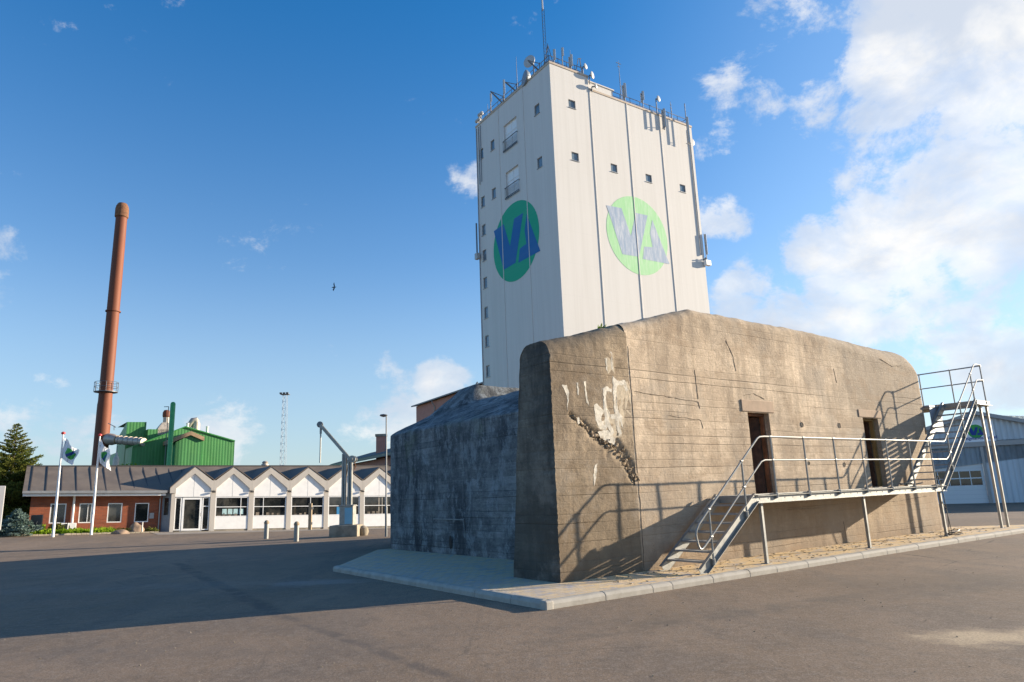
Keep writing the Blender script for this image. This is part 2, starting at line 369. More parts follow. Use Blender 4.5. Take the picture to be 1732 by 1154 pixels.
M_ANTD = simple('dark_antenna_steel', (.16, .17, .18), .5, .5, .12, 6)
M_CABLE = simple('black_cable', (.02, .02, .02), .5)
M_PALE = simple('lime_wash_remnant', (.62, .57, .48), .9, 0, .22, 14, .5, .2, dirt=((.36, .29, .20), 1.0))
M_RUBBLE = simple('broken_concrete', (.44, .34, .23), .95, 0, .35, 16, 1.0, .2, dirt=((.17, .13, .09), .9))
M_LINTEL = simple('smooth_lintel_concrete', (.40, .30, .22), .9, 0, .12, 4, .4, .2, dirt=((.24, .17, .12), .6))
M_BROWNT = simple('brown_trim', (.36, .24, .14), .7, 0, .15, 3)
M_ROOFBR = simple('brown_tile_red_wall', (.40, .17, .12), .85, 0, .08, 2)
M_GREYROOF = simple('grey_fibre_roof', (.12, .115, .11), .8, 0, .12, 1)
def brick_mat(name, c1, c2, mort, ang, scale=1.0, mult=1):
    m, t = new_mat(name); tcn = t.n('ShaderNodeTexCoord').outputs['Object']
    h = t.vmath('DOT_PRODUCT', tcn, (math.cos(ang), math.sin(ang), 0)); z = t.sep(tcn)[2]
    cvv = t.n('ShaderNodeCombineXYZ', {'X': h, 'Y': z}).outputs[0]
    b = t.n('ShaderNodeTexBrick', {'Vector': cvv, 'Color1': (*c1, 1), 'Color2': (*c2, 1), 'Mortar': (*mort, 1), 'Scale': scale, 'Mortar Size': .008, 'Mortar Smooth': .3, 'Bias': -.1, 'Brick Width': .235, 'Row Height': .068})
    col = t.mix(t.ss(t.noise(cvv, .9, 6, .6), .35, .7, 0, .35), b.outputs['Color'], tuple(q * .7 for q in c1))
    fin_mat(t, col, .85, 0, t.math('MULTIPLY', b.outputs['Fac'], -1.0), .4, .01, .3)
    return m
OFA = R(34)
M_BRICK = brick_mat('red_brick', (.33, .092, .042), (.22, .062, .032), (.19, .12, .085), OFA)
TA = R(33.75)
M_BRICKF = brick_mat('far_red_brick', (.52, .23, .17), (.46, .19, .14), (.46, .28, .22), TA + math.pi / 2)
GA = R(38)
M_GREEN = corrugated('green_corrugated_steel', (.055, .23, .065), GA, .30, .55, (.10, .33, .07), amt=.16)
M_GREENS = corrugated('green_corrugated_steel_side', (.03, .27, .09), GA + math.pi / 2, .30, amt=.2)
HA = R(-28)
M_HANG = corrugated('pale_blue_corrugated_steel', (.56, .61, .64), HA, .28, .45, amt=.4)
M_HDOOR, _t = new_mat('white_sectional_door'); _c = _t.n('ShaderNodeTexCoord').outputs['Object']; _z = _t.sep(_c)[2]
_f = _t.math('FRACT', _t.math('DIVIDE', _z, .25)); _e = _t.ss(_f, 0, .1, 1, 0)
fin_mat(_t, _t.mix(_t.math('MULTIPLY', _e, .5), (.72, .72, .70), (.4, .4, .4)), .5, 0, _e, -.3, .01)
# asphalt
M_ASPH, t = new_mat('asphalt'); o_ = t.n('ShaderNodeTexCoord').outputs['Object']
g1 = t.noise(o_, .16, 9, .68, .6); g2 = t.noise(t.mapv(o_, scale=(1, .5, 1), rot=(0, 0, .5)), .55, 8, .68, .5); g3 = t.noise(o_, 90, 3, .7); g4 = t.noise(o_, 9, 6, .7)
col = t.mix(t.ss(g1, .36, .64), (.188, .128, .079), (.272, .19, .125))
col = t.mix(t.ss(g2, .46, .60, 0, .5), col, (.125, .10, .08))
g6 = t.noise(t.mapv(o_, scale=(1, .8, 1), loc=(3, 8, 0)), 2.4, 15, .88, .1)
col = t.mix(t.ss(g6, .49, .60, 0, .46), col, (.095, .074, .057))
col = t.mix(t.ss(g6, .44, .36, 0, .35), col, (.31, .25, .195))
col = t.mix(t.ss(g4, .45, .62, 0, .42), col, (.29, .235, .185))
g7 = t.noise(o_, 42, 5, .85)
col = t.mix(t.ss(g7, .51, .58, 0, .60), col, (.085, .066, .05))
col = t.mix(t.ss(g7, .45, .38, 0, .50), col, (.42, .34, .265))
col = t.mix(t.ss(g3, .45, .7, 0, .45), col, (.085, .072, .062))
g5 = t.noise(t.mapv(o_, loc=(9, 9, 0)), 120, 2, .5)
col = t.mix(t.ss(g5, .64, .72, 0, .65), col, (.42, .37, .32))
# paving-machine joints, tyre tracks and a painted line of the bunker's shadow edge
def band(px0, py0, px1, py1, wd, amt, colr, c_in, wob=.25):
    a = gnd(px0, py0); b = gnd(px1, py1); d = (b - a).normalized(); n = Vector((-d.y, d.x, 0))
    wn = t.math('MULTIPLY', t.math('SUBTRACT', t.noise(o_, .8, 4), .5), wob)
    dist = t.math('ABSOLUTE', t.math('ADD', t.math('SUBTRACT', t.vmath('DOT_PRODUCT', o_, tuple(n)), n.dot(a)), wn))
    al = t.vmath('DOT_PRODUCT', o_, tuple(d)); lo = d.dot(a); hi = d.dot(b)
    k = t.math('MULTIPLY', t.ss(al, lo - 1, lo + .6), t.ss(al, hi + 1, hi - .6))
    k = t.math('MULTIPLY', k, t.ss(t.noise(o_, 2.5, 6, .7), .35, .6))
    return t.mix(t.math('MULTIPLY', t.math('MULTIPLY', t.ss(dist, wd, wd * .3), k), amt), c_in, colr)
col = band(300, 953, 470, 1040, .22, .6, (.07, .06, .055), col)
col = band(470, 1040, 780, 1154, .12, .65, (.09, .075, .065), col)
col = band(900, 1090, 1500, 1000, .25, .4, (.10, .085, .07), col)
col = band(1000, 1062, 1732, 985, .5, .25, (.10, .085, .07), col)
col = band(740, 1018, 0, 1062, .05, .5, (.08, .07, .06), col, .1)  # shade line painted where the near edge of the bunker's shadow runs
col = band(0, 1000, 560, 985, .9, .22, (.26, .24, .22), col, .8)
col = band(0, 1110, 700, 1095, .5, .3, (.12, .10, .085), col, .5)
col = band(0, 938, 640, 918, .35, .4, (.09, .08, .07), col, .3)
def patch(px, py, rx, ry, amt, colr, c_in, sc=1.6, pw=1.0, soft=.45):
    c = gnd(px, py); q = t.vmath('SUBTRACT', o_, tuple(c)); q = t.mapv(q, scale=(1 / rx, 1 / ry, 1))
    d = t.math('ADD', t.vmath('LENGTH', q), t.math('MULTIPLY', t.math('SUBTRACT', t.noise(o_, sc, 8, .7), .5), 2.2 * pw))
    return t.mix(t.math('MULTIPLY', t.ss(d, 1.15, soft, 0, amt), t.ss(g7, .60, .42, .55, 1)), c_in, colr)
col = patch(1690, 1078, 1.0, .55, .75, (.66, .50, .31), col, 1.9, 1.1, .1)
col = patch(1120, 975, .8, .35, .45, (.46, .38, .28), col, 3, 1)
col = patch(1230, 970, 1.6, .4, .35, (.40, .34, .26), col, 3, 1)
col = patch(540, 985, 1.2, .5, .4, (.36, .33, .30), col, 2, 1)
col = patch(1560, 985, 2.0, 1.2, .25, (.09, .075, .06), col, 2, 1)
crk = t.n('ShaderNodeTexVoronoi', {'Vector': t.mapv(o_, loc=(.3, .2, 0)), 'Scale': .22}, feature='DISTANCE_TO_EDGE'); wv_ = t.math('ADD', crk.outputs[0], t.math('MULTIPLY', t.math('SUBTRACT', t.noise(o_, 3, 6, .7), .5), .03))
col = t.mix(t.math('MULTIPLY', t.ss(t.math('ABSOLUTE', wv_), .006, .001), t.ss(g1, .5, .6, 0, .6)), col, (.05, .045, .04))
fin_mat(t, col, t.ss(g4, .3, .7, .78, .92), 0, t.math('ADD', t.math('MULTIPLY', g3, .6), g4), .5, .012, .3)
# sandy block paving round the bunker
M_PAVE, t = new_mat('sanded_block_paving'); o_ = t.n('ShaderNodeTexCoord').outputs['Object']
hx = t.vmath('DOT_PRODUCT', o_, tuple(UU)); hy = t.vmath('DOT_PRODUCT', o_, tuple(UN)); cvv = t.n('ShaderNodeCombineXYZ', {'X': hx, 'Y': hy}).outputs[0]
b = t.n('ShaderNodeTexBrick', {'Vector': cvv, 'Color1': (.54, .47, .38, 1), 'Color2': (.30, .33, .40, 1), 'Mortar': (.40, .30, .17, 1), 'Scale': 1, 'Mortar Size': .010, 'Brick Width': .21, 'Row Height': .14, 'Bias': .0})
sand = t.ss(t.noise(t.mapv(cvv, scale=(1, 2.0, 1)), 2.2, 9, .72, .5), .36, .56)
sand2 = t.math('MULTIPLY', t.ss(hx, -1.4, 1.2, .55, 1.0), t.ss(hy, 1.2, -.6, .72, 1.0))
sf = t.math('MULTIPLY', sand, sand2)
col = t.mix(t.math('MULTIPLY', sf, .9), b.outputs['Color'], (.70, .50, .25))
col = t.mix(t.ss(t.noise(cvv, 30, 4, .7), .5, .8, 0, .4), col, (.24, .17, .10))
hh = t.math('ADD', t.math('MULTIPLY', b.outputs['Fac'], -.5), t.math('MULTIPLY', t.noise(cvv, 14, 6, .7), 1.0))
fin_mat(t, col, .9, 0, hh, .5, .02, .3)
M_PVT = simple('pale_pavement', (.27, .235, .20), .9, 0, .18, .9, .2, .3, dirt=((.19, .165, .14), .6))
M_EARTH = simple('dark_earth', (.06, .045, .03), .95, 0, .3, 5, .5)
def leaf_mat(name, a, b, trans=.35):
    m, t = new_mat(name); tcn = t.n('ShaderNodeTexCoord').outputs['Object']
    n = t.noise(tcn, 2.5, 4, .6); rn = t.n('ShaderNodeTexWhiteNoise', {'Vector': t.mapv(tcn, scale=(9, 9, 9))}, noise_dimensions='3D')
    col = t.mix(t.ss(n, .3, .7), a, b)
    d = t.n('ShaderNodeBsdfDiffuse', {'Color': col}); tr = t.n('ShaderNodeBsdfTranslucent', {'Color': col})
    mx = t.n('ShaderNodeMixShader', {0: trans, 1: d.outputs[0], 2: tr.outputs[0]})
    t.nt.links.new(mx.outputs[0], t.n('ShaderNodeOutputMaterial').inputs[0]); return m
M_CONI = leaf_mat('conifer_needles', (.07, .11, .03), (.22, .22, .05))
M_SPRU = leaf_mat('blue_spruce_needles', (.11, .17, .14), (.24, .32, .29), .2)
M_GRASS = leaf_mat('ground_cover_leaves', (.12, .22, .015), (.30, .42, .035))
M_BARK = simple('bark', (.10, .07, .05), .95, 0, .3, 8, .6)
# ------------------------------------------------------------------ ground
def smooth(x, a, b):
    x = max(0, min(1, (x - a) / (b - a))); return x * x * (3 - 2 * x)
OF0 = Vector((-23.857, 35.2, 0)); OU = Vector((math.cos(OFA), math.sin(OFA), 0)); ON = Vector((-OU.y, OU.x, 0))
def zline(a): return .43 - .039 * max(-3, min(19.5, a))
def gz(x, y):
    p = Vector((x, y, 0)) - OF0; a = p.dot(OU); b = p.dot(ON)
    return zline(a) * smooth(b, -13, -.5) * smooth(-x, -4, 2) - .0
def lerp_list(pts):
    out = []
    for (a, b, st) in pts:
        k = a
        while k < b - 1e-6: out.append(k); k += st
    return out
xs = lerp_list([(-1500, -300, 200), (-300, -60, 30), (-60, 40, 1.0), (40, 300, 30), (300, 1501, 200)])
ys = lerp_list([(-60, 0, 10), (0, 70, 1.0), (70, 300, 20), (300, 2301, 200)])
mb = MB(); vs = [(x, y, gz(x, y)) for y in ys for x in xs]; nx = len(xs)
fs = [(j * nx + i, j * nx + i + 1, (j + 1) * nx + i + 1, (j + 1) * nx + i) for j in range(len(ys) - 1) for i in range(nx - 1)]
mb.add(vs, fs, 0, True); g = mb.build('ground', M_ASPH); tag(g, kind='structure')
# light pavement in front of the office
mb = MB(); vs = []; fs = []
na = 40
for i in range(na + 1):
    a = 5.0 + 18.0 * i / na
    for b in (-3.6, -2.4, -1.2, .1):
        p = OF0 + OU * a + ON * b; vs.append((p.x, p.y, gz(p.x, p.y) + .012))
for i in range(na):
    for j in range(3): fs.append((i * 4 + j, (i + 1) * 4 + j, (i + 1) * 4 + j + 1, i * 4 + j + 1))
mb.add(vs, fs); tag(mb.build('pavement', M_PVT), kind='structure')

# ------------------------------------------------------------------ paving and kerb round the bunker
kp = [(-1.16, 6.50), (-1.25, -1.21), (1.2, -1.24), (4.0, -1.27), (8.4, -1.32), (12.5, -1.40), (15.9, -1.50), (17.6, -1.42)]
pv = [S(a, b, .11) for a, b in kp] + [S(14.6, .9, .13), S(14.2, 2.0, .13), S(12.0, 2.0, .13), S(3, 3, .13), S(2.4, 10.2, .11), S(1.55, 10.15, .11)]
mb = MB()
bot = [Vector((p.x, p.y, -.02)) for p in pv]; n = len(pv)
mb.add(pv + bot, [tuple(range(n))] + [(i, (i + 1) % n, n + (i + 1) % n, n + i) for i in range(n)])
pave = mb.build('paving', M_PAVE, loc=A0); tag(pave, kind='structure')
kerb_root = empty('kerb', S(-1.25, -1.21, 0)); tag(kerb_root, kind='structure')
def kerb_run(a, b, L):
    a = Vector(a); b = Vector(b); d = (b - a).normalized(); out = Vector((d.y, -d.x, 0)); tot = (b - a).length; k = 0.0
    while k < tot - .05:
        e = min(k + L, tot) - .008; p = a + d * k; q = a + d * e; j = random.uniform(-.004, .004)
        prof = [(-.01, -.03), (.125, -.03), (.128, .07), (.10, .108), (.06, .120), (-.01, .122)]
        m_ = MB(); vv = []
        for P in (p, q):
            for (o, z) in prof: vv.append(P + out * o + UZ * (z + j))
        nn = len(prof)
        m_.add(vv, [tuple(range(nn))[::-1], tuple(range(nn, 2 * nn))] + [(i, (i + 1) % nn, nn + (i + 1) % nn, nn + i) for i in range(nn)])
        m_.build('kerb_stone', M_KERB, kerb_root, bevel=.006); k += L
kq = [S(a, b) for a, b in kp]
kerb_run(kq[0], kq[1], 1.0)
for i in range(1, 7): kerb_run(kq[i], kq[i + 1], 1.0)
# corner stone
mb = MB(); c_ = kq[1]; mb.box(c_ + Vector((0, 0, -.03)) - UU * .135 - UN * .135, UU * .145, UN * .145, UZ * .145); mb.build('kerb_stone', M_KERB, kerb_root, bevel=.02)

# ------------------------------------------------------------------ bunker
S1 = 14.55
bunker = empty('bunker', A0, 'massive board-marked concrete bunker with sloping roof and two open doorways', 'bunker')
def nz(p, sc, amp): return (noise.fractal(Vector(p) * sc, 1.0, 2.0, 4)) * amp
def Hs(s): 
    h = 4.24 + .272 * s if s < 4.15 else 4.24 + .272 * 4.15
    h = min(h, 5.34 + .0 * s)
    Rr = .9
    if s > S1 - Rr: h -= Rr - math.sqrt(max(0, Rr * Rr - (s - (S1 - Rr)) ** 2))
    return h
def t0(s):
    r2 = .42
    if s > S1 - r2: return r2 - math.sqrt(max(0, r2 * r2 - (s - (S1 - r2)) ** 2))
    return 0.0
DOORS = [(5.62, 6.42, 1.38, 3.15), (10.62, 11.42, 1.40, 3.19)]
RR = .55
def spall_d(s, z):   # broken strip running diagonally down the wing
    P = [(.42, 2.92), (.70, 2.74), (1.08, 2.50), (1.46, 2.38), (1.74, 2.06), (1.93, 1.70)]
    wd = [.03, .06, .11, .22, .15, .08]; best = 9
    for i in range(len(P) - 1):
        ax, ay = P[i]; bx, by = P[i + 1]; tt = max(0, min(1, ((s - ax) * (bx - ax) + (z - ay) * (by - ay)) / ((bx - ax) ** 2 + (by - ay) ** 2)))
        d = math.hypot(s - ax - tt * (bx - ax), z - ay - tt * (by - ay)) / (wd[i] + (wd[i + 1] - wd[i]) * tt); best = min(best, d)
    return best * (1 + .9 * noise.noise(Vector((s * 6, z * 6, 4))))
def rows_for(zs_top, arc, back):
    return None
def front_sheet(slist, zref, closed_back, back_t, name, mat_, off=0.0, holes=()):
    vs = []; fs = []; Hm = Hs(5.0) - RR
    NA = 9
    ncol = len(zref) + NA + 3
    for s in slist:
        H = Hs(s); T = t0(s); ws = (H - RR) / Hm
        r = (.20 + .42 * smooth(s, 8.5, 13.0)) if not closed_back else .30
        Hq = H - r; Hw0 = H - RR
        col_ = []
        Hw = Hw0
        for z in zref:
            zz = z * (Hw / Hm); col_.append((T - off, zz))
        for k in (1, 2, 3, 4): col_.append((T - off, Hw + (Hq - Hw) * k / 4 + .0005 * k))
        Hw = Hq
        for k in range(1, NA + 1):
            a = math.pi / 2 * k / NA; col_.append((T - off + r * (1 - math.cos(a)), Hw + r * math.sin(a)))
        if closed_back: 
            for k in range(0, 3): pass
            a_list = [math.pi / 2 * k / 6 for k in range(7)]
            bt = back_t - .44
            for a in a_list: col_.append((bt - r + r * math.sin(a) , Hw + r * math.cos(a)))
            col_.append((back_t - .17, 1.5)); col_.append((back_t, 0))
        else:
            tt = T + r
            for k in range(1, 7): col_.append((tt + (back_t - tt) * k / 6, H + .05 * k / 6))
            col_.append((back_t + .01, 3.6))
        for (t_, z_) in col_:
            p = S(s, t_, z_)
            d = 0
            if z_ > .02:
                d = nz((s, t_, z_), .9, .011) + nz((s + 3, t_, z_ * 1.0), 5, .005)
                ed = max(0, 1 - abs(z_ - H) / .9)
                d += ed * nz((s * 1, t_, z_), 3.2, .02)
                if closed_back and t_ < .05:
                    q = spall_d(s, z_)
                    if q < 1: d += -.055 * (1 - q) ** .6 + noise.noise(Vector((s * 22, z_ * 22, 1))) * .035
            else: z_ = 0
            # push along an approximate outward normal
            if t_ <= T + 1e-3 and z_ < H - r + .003: nrm = -UN
            elif z_ > H - .12: nrm = UZ
            elif t_ > back_t - (.1 if not closed_back else .45): nrm = UN
            else: nrm = (UZ - UN).normalized()
            if closed_back and s == 0 and z_ > .02 and t_ < .1: p = p + UU * abs(noise.noise(Vector((z_ * 9, 3, 1)))) * .035
            vs.append(p + nrm * d)
        nr = len(col_)
    for i in range(len(slist) - 1):
        sm_ = (slist[i] + slist[i + 1]) / 2
        for j in range(nr - 1):
            if j < len(zref) - 1:
                zm = (zref[j] + zref[j + 1]) / 2
                if any(h[0] < sm_ < h[1] and h[2] < zm < h[3] for h in holes): continue
            fs.append((i * nr + j, (i + 1) * nr + j, (i + 1) * nr + j + 1, i * nr + j + 1))
    return vs, fs, nr
def frange(a, b, st, extra=()):
    n_ = max(1, round((b - a) / st)); L = [a + (b - a) * i / n_ for i in range(n_ + 1)]
    L = [q for q in L if all(abs(q - e) > st * .4 for e in extra)] + list(extra)
    return sorted(L)
ex_s = [v for d in DOORS for v in d[:2]]; ex_z = [v for d in DOORS for v in d[2:]]
Hm = Hs(5.0) - RR
sl_main = frange(1.93, S1 - .9, .08, ex_s)[:-1] + [S1 - .9 + .9 * math.sin(math.pi / 2 * k / 14) for k in range(15)]
vs, fs, nr = front_sheet(sl_main, frange(0, Hm, .09, ex_z), False, 2.6, 'm', None, 0, DOORS)
mb = MB(); mb.add(vs, fs, 0, True)
# right-hand end wall
e0 = [vs[(len(sl_main) - 1) * nr + j] for j in range(nr)]
TB = 14.0
vv = []
for k in range(12):
    for j in range(nr):
        p = e0[j]; q = (p - A0); t_ = q.dot(UN); f = k / 11.0
        vv.append(p + UN * ((max(t_, .42) + (2.6 - max(t_, .42)) * f) - t_) if t_ <= 2.6 else p)
mb.add(vv, [(k * nr + j, (k + 1) * nr + j, (k + 1) * nr + j + 1, k * nr + j + 1) for k in range(11) for j in range(nr - 1)], 0, True)
fw = mb.build('front_wall', M_CONC, bunker)
vs, fs, nr = front_sheet(frange(0, 1.95, .045), frange(0, Hm, .05), True, 1.30, 'w', None, .018)
mb = MB(); mb.add(vs, fs, 0, True)
wing = mb.build('wing_wall', M_WING, bunker, autosmooth=False)
# darker left end of the wing, with a fine grid so that its edges stay ragged
mb = MB(); H0 = Hs(0); end = [v for v in vs[:nr]]
cen = []
for k, v in enumerate(end):
    pass
NF = 14; vv = []
base_ = [(v - A0) for v in end]
half = []
# pair each profile point with the point at the same height on the back side
def back_at(z):
    r = .30; Hw = H0 - r
    if z <= Hw: return 1.30 - .44 * z / Hw
    dz_ = min(r, z - Hw); return .86 - r + math.sqrt(max(0, r * r - dz_ * dz_))
front_pts = [b_ for b_ in base_ if b_.dot(UN) < .42]
for b_ in front_pts:
    ta = b_.dot(UN); zb = b_.z; tb = max(ta + .02, back_at(min(zb, H0)) + nz((ta, zb, 3), 2.5, .02))
    for k in range(NF + 1):
        f = k / NF; t_ = ta + (tb - ta) * f
        dd = 0 if k == 0 else nz((7, t_, zb), 1.6, .018)
        sb = b_.dot(UU)
        vv.append(A0 + UU * (sb * (1 - f) - dd) + UN * t_ + UZ * zb)
mb.add(vv, [(i * (NF + 1) + k, i * (NF + 1) + k + 1, (i + 1) * (NF + 1) + k + 1, (i + 1) * (NF + 1) + k) for i in range(len(front_pts) - 1) for k in range(NF)], 0, True)
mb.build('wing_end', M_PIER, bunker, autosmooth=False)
# rear body: left wall and sloping roof
def sst(t_): return 1.9 if t_ < 10 else 1.9 + (t_ - 10) * .5
def roofz(s, t_):
    z = min(3.45 + .45 * (s - sst(t_)), 4.40)
    if t_ > 8.15:
        blk = .50 * smooth(t_, 8.15, 8.5) * (1 - smooth(t_, 9.0, 11.0)) * smooth(s, 3.1, 4.1)
        z += blk
    return z
vs = []; fs = []; tl = frange(1.2, 14.0, .12); sf_ = [0, .01, .02, .035, .05, .07, .09, .11, .13, .15, .17, .19, .22, .26, .3, .4, .55, .75, 1]
zl = frange(0, 3.42, .11)
for t_ in tl:
    s0 = sst(t_)
    for z in zl:
        d = nz((1, t_, z), 1.1, .03) + nz((4, t_, z), 5, .005) if z > 0 else 0
        vs.append(S(s0 - d, t_, z))
    for f in sf_:
        s = s0 + .05 + (S1 - .5 - s0) * f
        vs.append(S(s, t_, roofz(s, t_) + nz((s, t_, 1), 1.4, .03) + nz((s, t_, 5), 5, .015)))
nr = len(zl) + len(sf_)
for i in range(len(tl) - 1):
    for j in range(nr - 1): fs.append((i * nr + j, (i + 1) * nr + j, (i + 1) * nr + j + 1, i * nr + j + 1))
mb = MB(); mb.add(vs, fs, 0, True)
mb.quad(S(sst(14), 14, 0), S(S1 - .45, 14, 0), S(S1 - .45, 14, 4.4), S(sst(14), 14, 3.4))
mb.quad(S(S1 - .45, 2.6, 0), S(S1 - .45, 14, 0), S(S1 - .45, 14, 4.4), S(S1 - .45, 2.6, 4.4))
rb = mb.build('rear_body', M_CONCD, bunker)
# small hole and faint panel in the left wall
mb = MB()
hc = S(1.9, 6.55, .42)
ring = []
for k in range(14):
    a = 2 * math.pi * k / 14; rr = (.085 + .03 * noise.noise(Vector((k, 2, 2)))); ring.append(hc + UN * math.cos(a) * rr * .8 + UZ * math.sin(a) * rr * 2.0 - UU * .035)
mb.add([hc - UU * .034] + ring, [(0, 1 + k, 1 + (k + 1) % 14) for k in range(14)])
mb.build('drain_hole', M_DARK, bunker)
mb = MB(); mb.beam(S(1.87, 5.9, .98), S(1.87, 7.4, .99), .02, .025); mb.beam(S(1.87, 5.85, .55), S(1.87, 5.9, 1.02), .015, .015)
mb.build('formwork_ridge', simple('grey_laitance', (.22, .23, .23), .9, 0, .2, 8), bunker)
# door recesses
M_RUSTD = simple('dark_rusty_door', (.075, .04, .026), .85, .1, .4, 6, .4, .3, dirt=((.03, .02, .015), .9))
def doorway(i, d):
    a, b, z0, z1 = d; dep = 1.5
    mb = MB()
    mb.quad(S(a, .005, z0), S(a, dep, z0), S(a, dep, z1), S(a, .005, z1)); mb.quad(S(b, .005, z0), S(b, .005, z1), S(b, dep, z1), S(b, dep, z0))
    mb.quad(S(a, .005, z1), S(a, dep, z1), S(b, dep, z1), S(b, .005, z1)); mb.quad(S(a, .005, z0), S(b, .005, z0), S(b, dep, z0), S(a, dep, z0))
    dw = mb.build('doorway', M_LINTEL if False else M_CONC, bunker)
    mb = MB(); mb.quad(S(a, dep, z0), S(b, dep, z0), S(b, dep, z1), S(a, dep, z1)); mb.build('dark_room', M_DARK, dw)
    mb = MB()   # rusted angle-iron frame
    for (s0, s1) in ((a + .01, a + .05), (b - .06, b - .01)): mb.box(S(s0, .12, z0), UU * (s1 - s0), UN * .10, UZ * (z1 - z0 - .01))
    mb.box(S(a + .05, .12, z1 - .06), UU * (b - a - .11), UN * .1, UZ * .05)
    fr_ = mb.build('door_frame', M_RUSTY if i else M_RUST, dw)
    # steel leaf standing ajar inside
    mb = MB(); p = S(b - .07, .25, z0 + .02); q = S(b - .62, .62, z0 + .02) if i == 0 else S(b - .2, .85, z0 + .02); d_ = (q - p); nn = Vector((-d_.y, d_.x, 0)).normalized()
    mb.box(p, d_, nn * .03, UZ * (z1 - z0 - .1))
    for zz in (.35, .95, 1.5): mb.box(p + UZ * zz + nn * .0 - nn * .02, d_ * .95, nn * .02, UZ * .05)
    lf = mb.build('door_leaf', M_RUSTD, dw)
    mb = MB(); mb.box(p + UZ * 1.15 - nn * .035 + d_ * .35, d_ * .4, nn * .012, UZ * .30); mb.build('sight_plate', M_BLACK, lf)
    # lintel block
    mb = MB(); mb.box(S(a - .20, -.022, z1 + .015), UU * (b - a + .40), UN * .06, UZ * (.26 if i == 0 else .2)); mb.build('lintel', M_LINTEL, dw, bevel=.012)
for i, d in enumerate(DOORS): doorway(i, d)
# anchor sockets with rust
for (s, z, r) in ((7.72, 2.93, .05), (9.40, 2.95, .055), (7.80, 2.02, .035), (9.38, 1.98, .055), (.62, 2.98, .03)):
    mb = MB(); rg = []
    for k in range(12):
        a = 2 * math.pi * k / 12; q = r * (1 + .35 * noise.noise(Vector((k * 1.3, s, z)))); rg.append(S(s + math.cos(a) * q, -.034, z + math.sin(a) * q * 1.2) + UN * .022)
    rg2 = [p + UN * .05 for p in rg]
    mb.add(rg + rg2, [(k, (k + 1) % 12, 12 + (k + 1) % 12, 12 + k) for k in range(12)]); mb.add([S(s, -.004, z)] + [p + UN * .004 for p in rg], [(0, 1 + k, 1 + (k + 1) % 12) for k in range(12)], 1)
    mb.build('anchor_socket', [M_RUBBLE, M_DARK], bunker)
# remains of white paint on the wing: ragged flakes a few millimetres thick
def wob_(p): return .0
flakes = [[(1.30, 3.62), (1.95, 3.66), (2.0, 3.40), (1.9, 3.34), (1.72, 3.47), (1.5, 3.52), (1.38, 3.48), (1.36, 3.30), (1.28, 3.32)] if False else [(1.52, 3.68), (1.62, 3.60), (1.84, 3.62), (1.92, 3.44), (1.86, 3.40), (1.78, 3.52), (1.62, 3.50), (1.58, 3.2), (1.62, 2.9), (1.60, 2.75), (1.66, 2.60), (1.58, 2.55), (1.52, 2.75), (1.50, 2.95), (1.50, 3.3)],
          [(1.24, 3.42), (1.36, 3.47), (1.48, 3.42), (1.46, 3.36), (1.34, 3.38), (1.30, 3.25), (1.32, 3.05), (1.38, 2.98), (1.36, 2.8), (1.46, 2.62), (1.40, 2.55), (1.30, 2.72), (1.24, 2.66), (1.10, 2.66), (1.02, 2.82), (.98, 3.1), (1.06, 3.14), (1.22, 3.02), (1.24, 3.2)],
          [(1.38, 2.94), (1.5, 2.96), (1.62, 2.98), (1.70, 2.92), (1.68, 2.7), (1.62, 2.84), (1.40, 2.86)],
          [(.24, 3.42), (.36, 3.44), (.40, 3.30), (.37, 3.1), (.34, 2.95), (.36, 3.22), (.30, 3.34)], [(.78, 3.52), (.83, 3.53), (.84, 3.2), (.88, 3.08), (.82, 3.14), (.80, 3.3)], [(.60, 3.5), (.64, 3.5), (.64, 3.25), (.61, 3.28)],
          [(1.36, 4.0), (1.39, 4.0), (1.40, 3.75), (1.37, 3.78)], [(1.50, 4.15), (1.53, 4.14), (1.54, 3.8), (1.50, 3.82)], [(.56, 2.86), (.62, 2.87), (.63, 2.75), (.58, 2.74)], [(.92, 2.02), (.99, 2.05), (.93, 1.80), (.88, 1.66), (.87, 1.82)], [(1.05, 2.62), (1.3, 2.66), (1.48, 2.52), (1.45, 2.38), (1.28, 2.45), (1.1, 2.50)]]
M_WASH = simple('thin_lime_wash', (.50, .42, .31), .92, 0, .16, 18, .4, .2, dirt=((.42, .34, .24), .9))
wash = [[(1.54, 3.60), (1.92, 3.60), (1.98, 3.40), (1.93, 2.95), (1.80, 3.05), (1.72, 2.75), (1.64, 2.9), (1.60, 3.3)], [(1.0, 3.08), (1.22, 3.0), (1.34, 3.1), (1.36, 2.8), (1.28, 2.62), (1.06, 2.68), (1.0, 2.85)], [(1.3, 2.9), (1.62, 2.95), (1.66, 2.55), (1.4, 2.5)], [(1.34, 4.0), (1.56, 4.12), (1.58, 3.72), (1.50, 3.8), (1.40, 3.7)]]
for fi, fl in enumerate(wash + flakes):
    pts = []
    for i in range(len(fl)):
        a = Vector((*fl[i], 0)); b = Vector((*fl[(i + 1) % len(fl)], 0)); n_ = max(2, int((b - a).length / .03))
        for k in range(n_):
            p = a.lerp(b, k / n_); p += Vector((noise.noise(p * 17), noise.noise(p * 17 + Vector((9, 0, 0))), 0)) * .022; pts.append(p)
    oo_ = .0 if fi >= len(wash) else -.0025
    mb = MB(); mb.prism([S(p.x, -.021 - oo_ - nz((p.x, 0, p.y), .9, .011) - nz((p.x + 3, 0, p.y), 5, .005) - wob_(p), p.y) for p in pts], UN * .004)
    mb.build('whitewash_remnant', M_PALE if fi >= len(wash) else M_WASH, bunker)
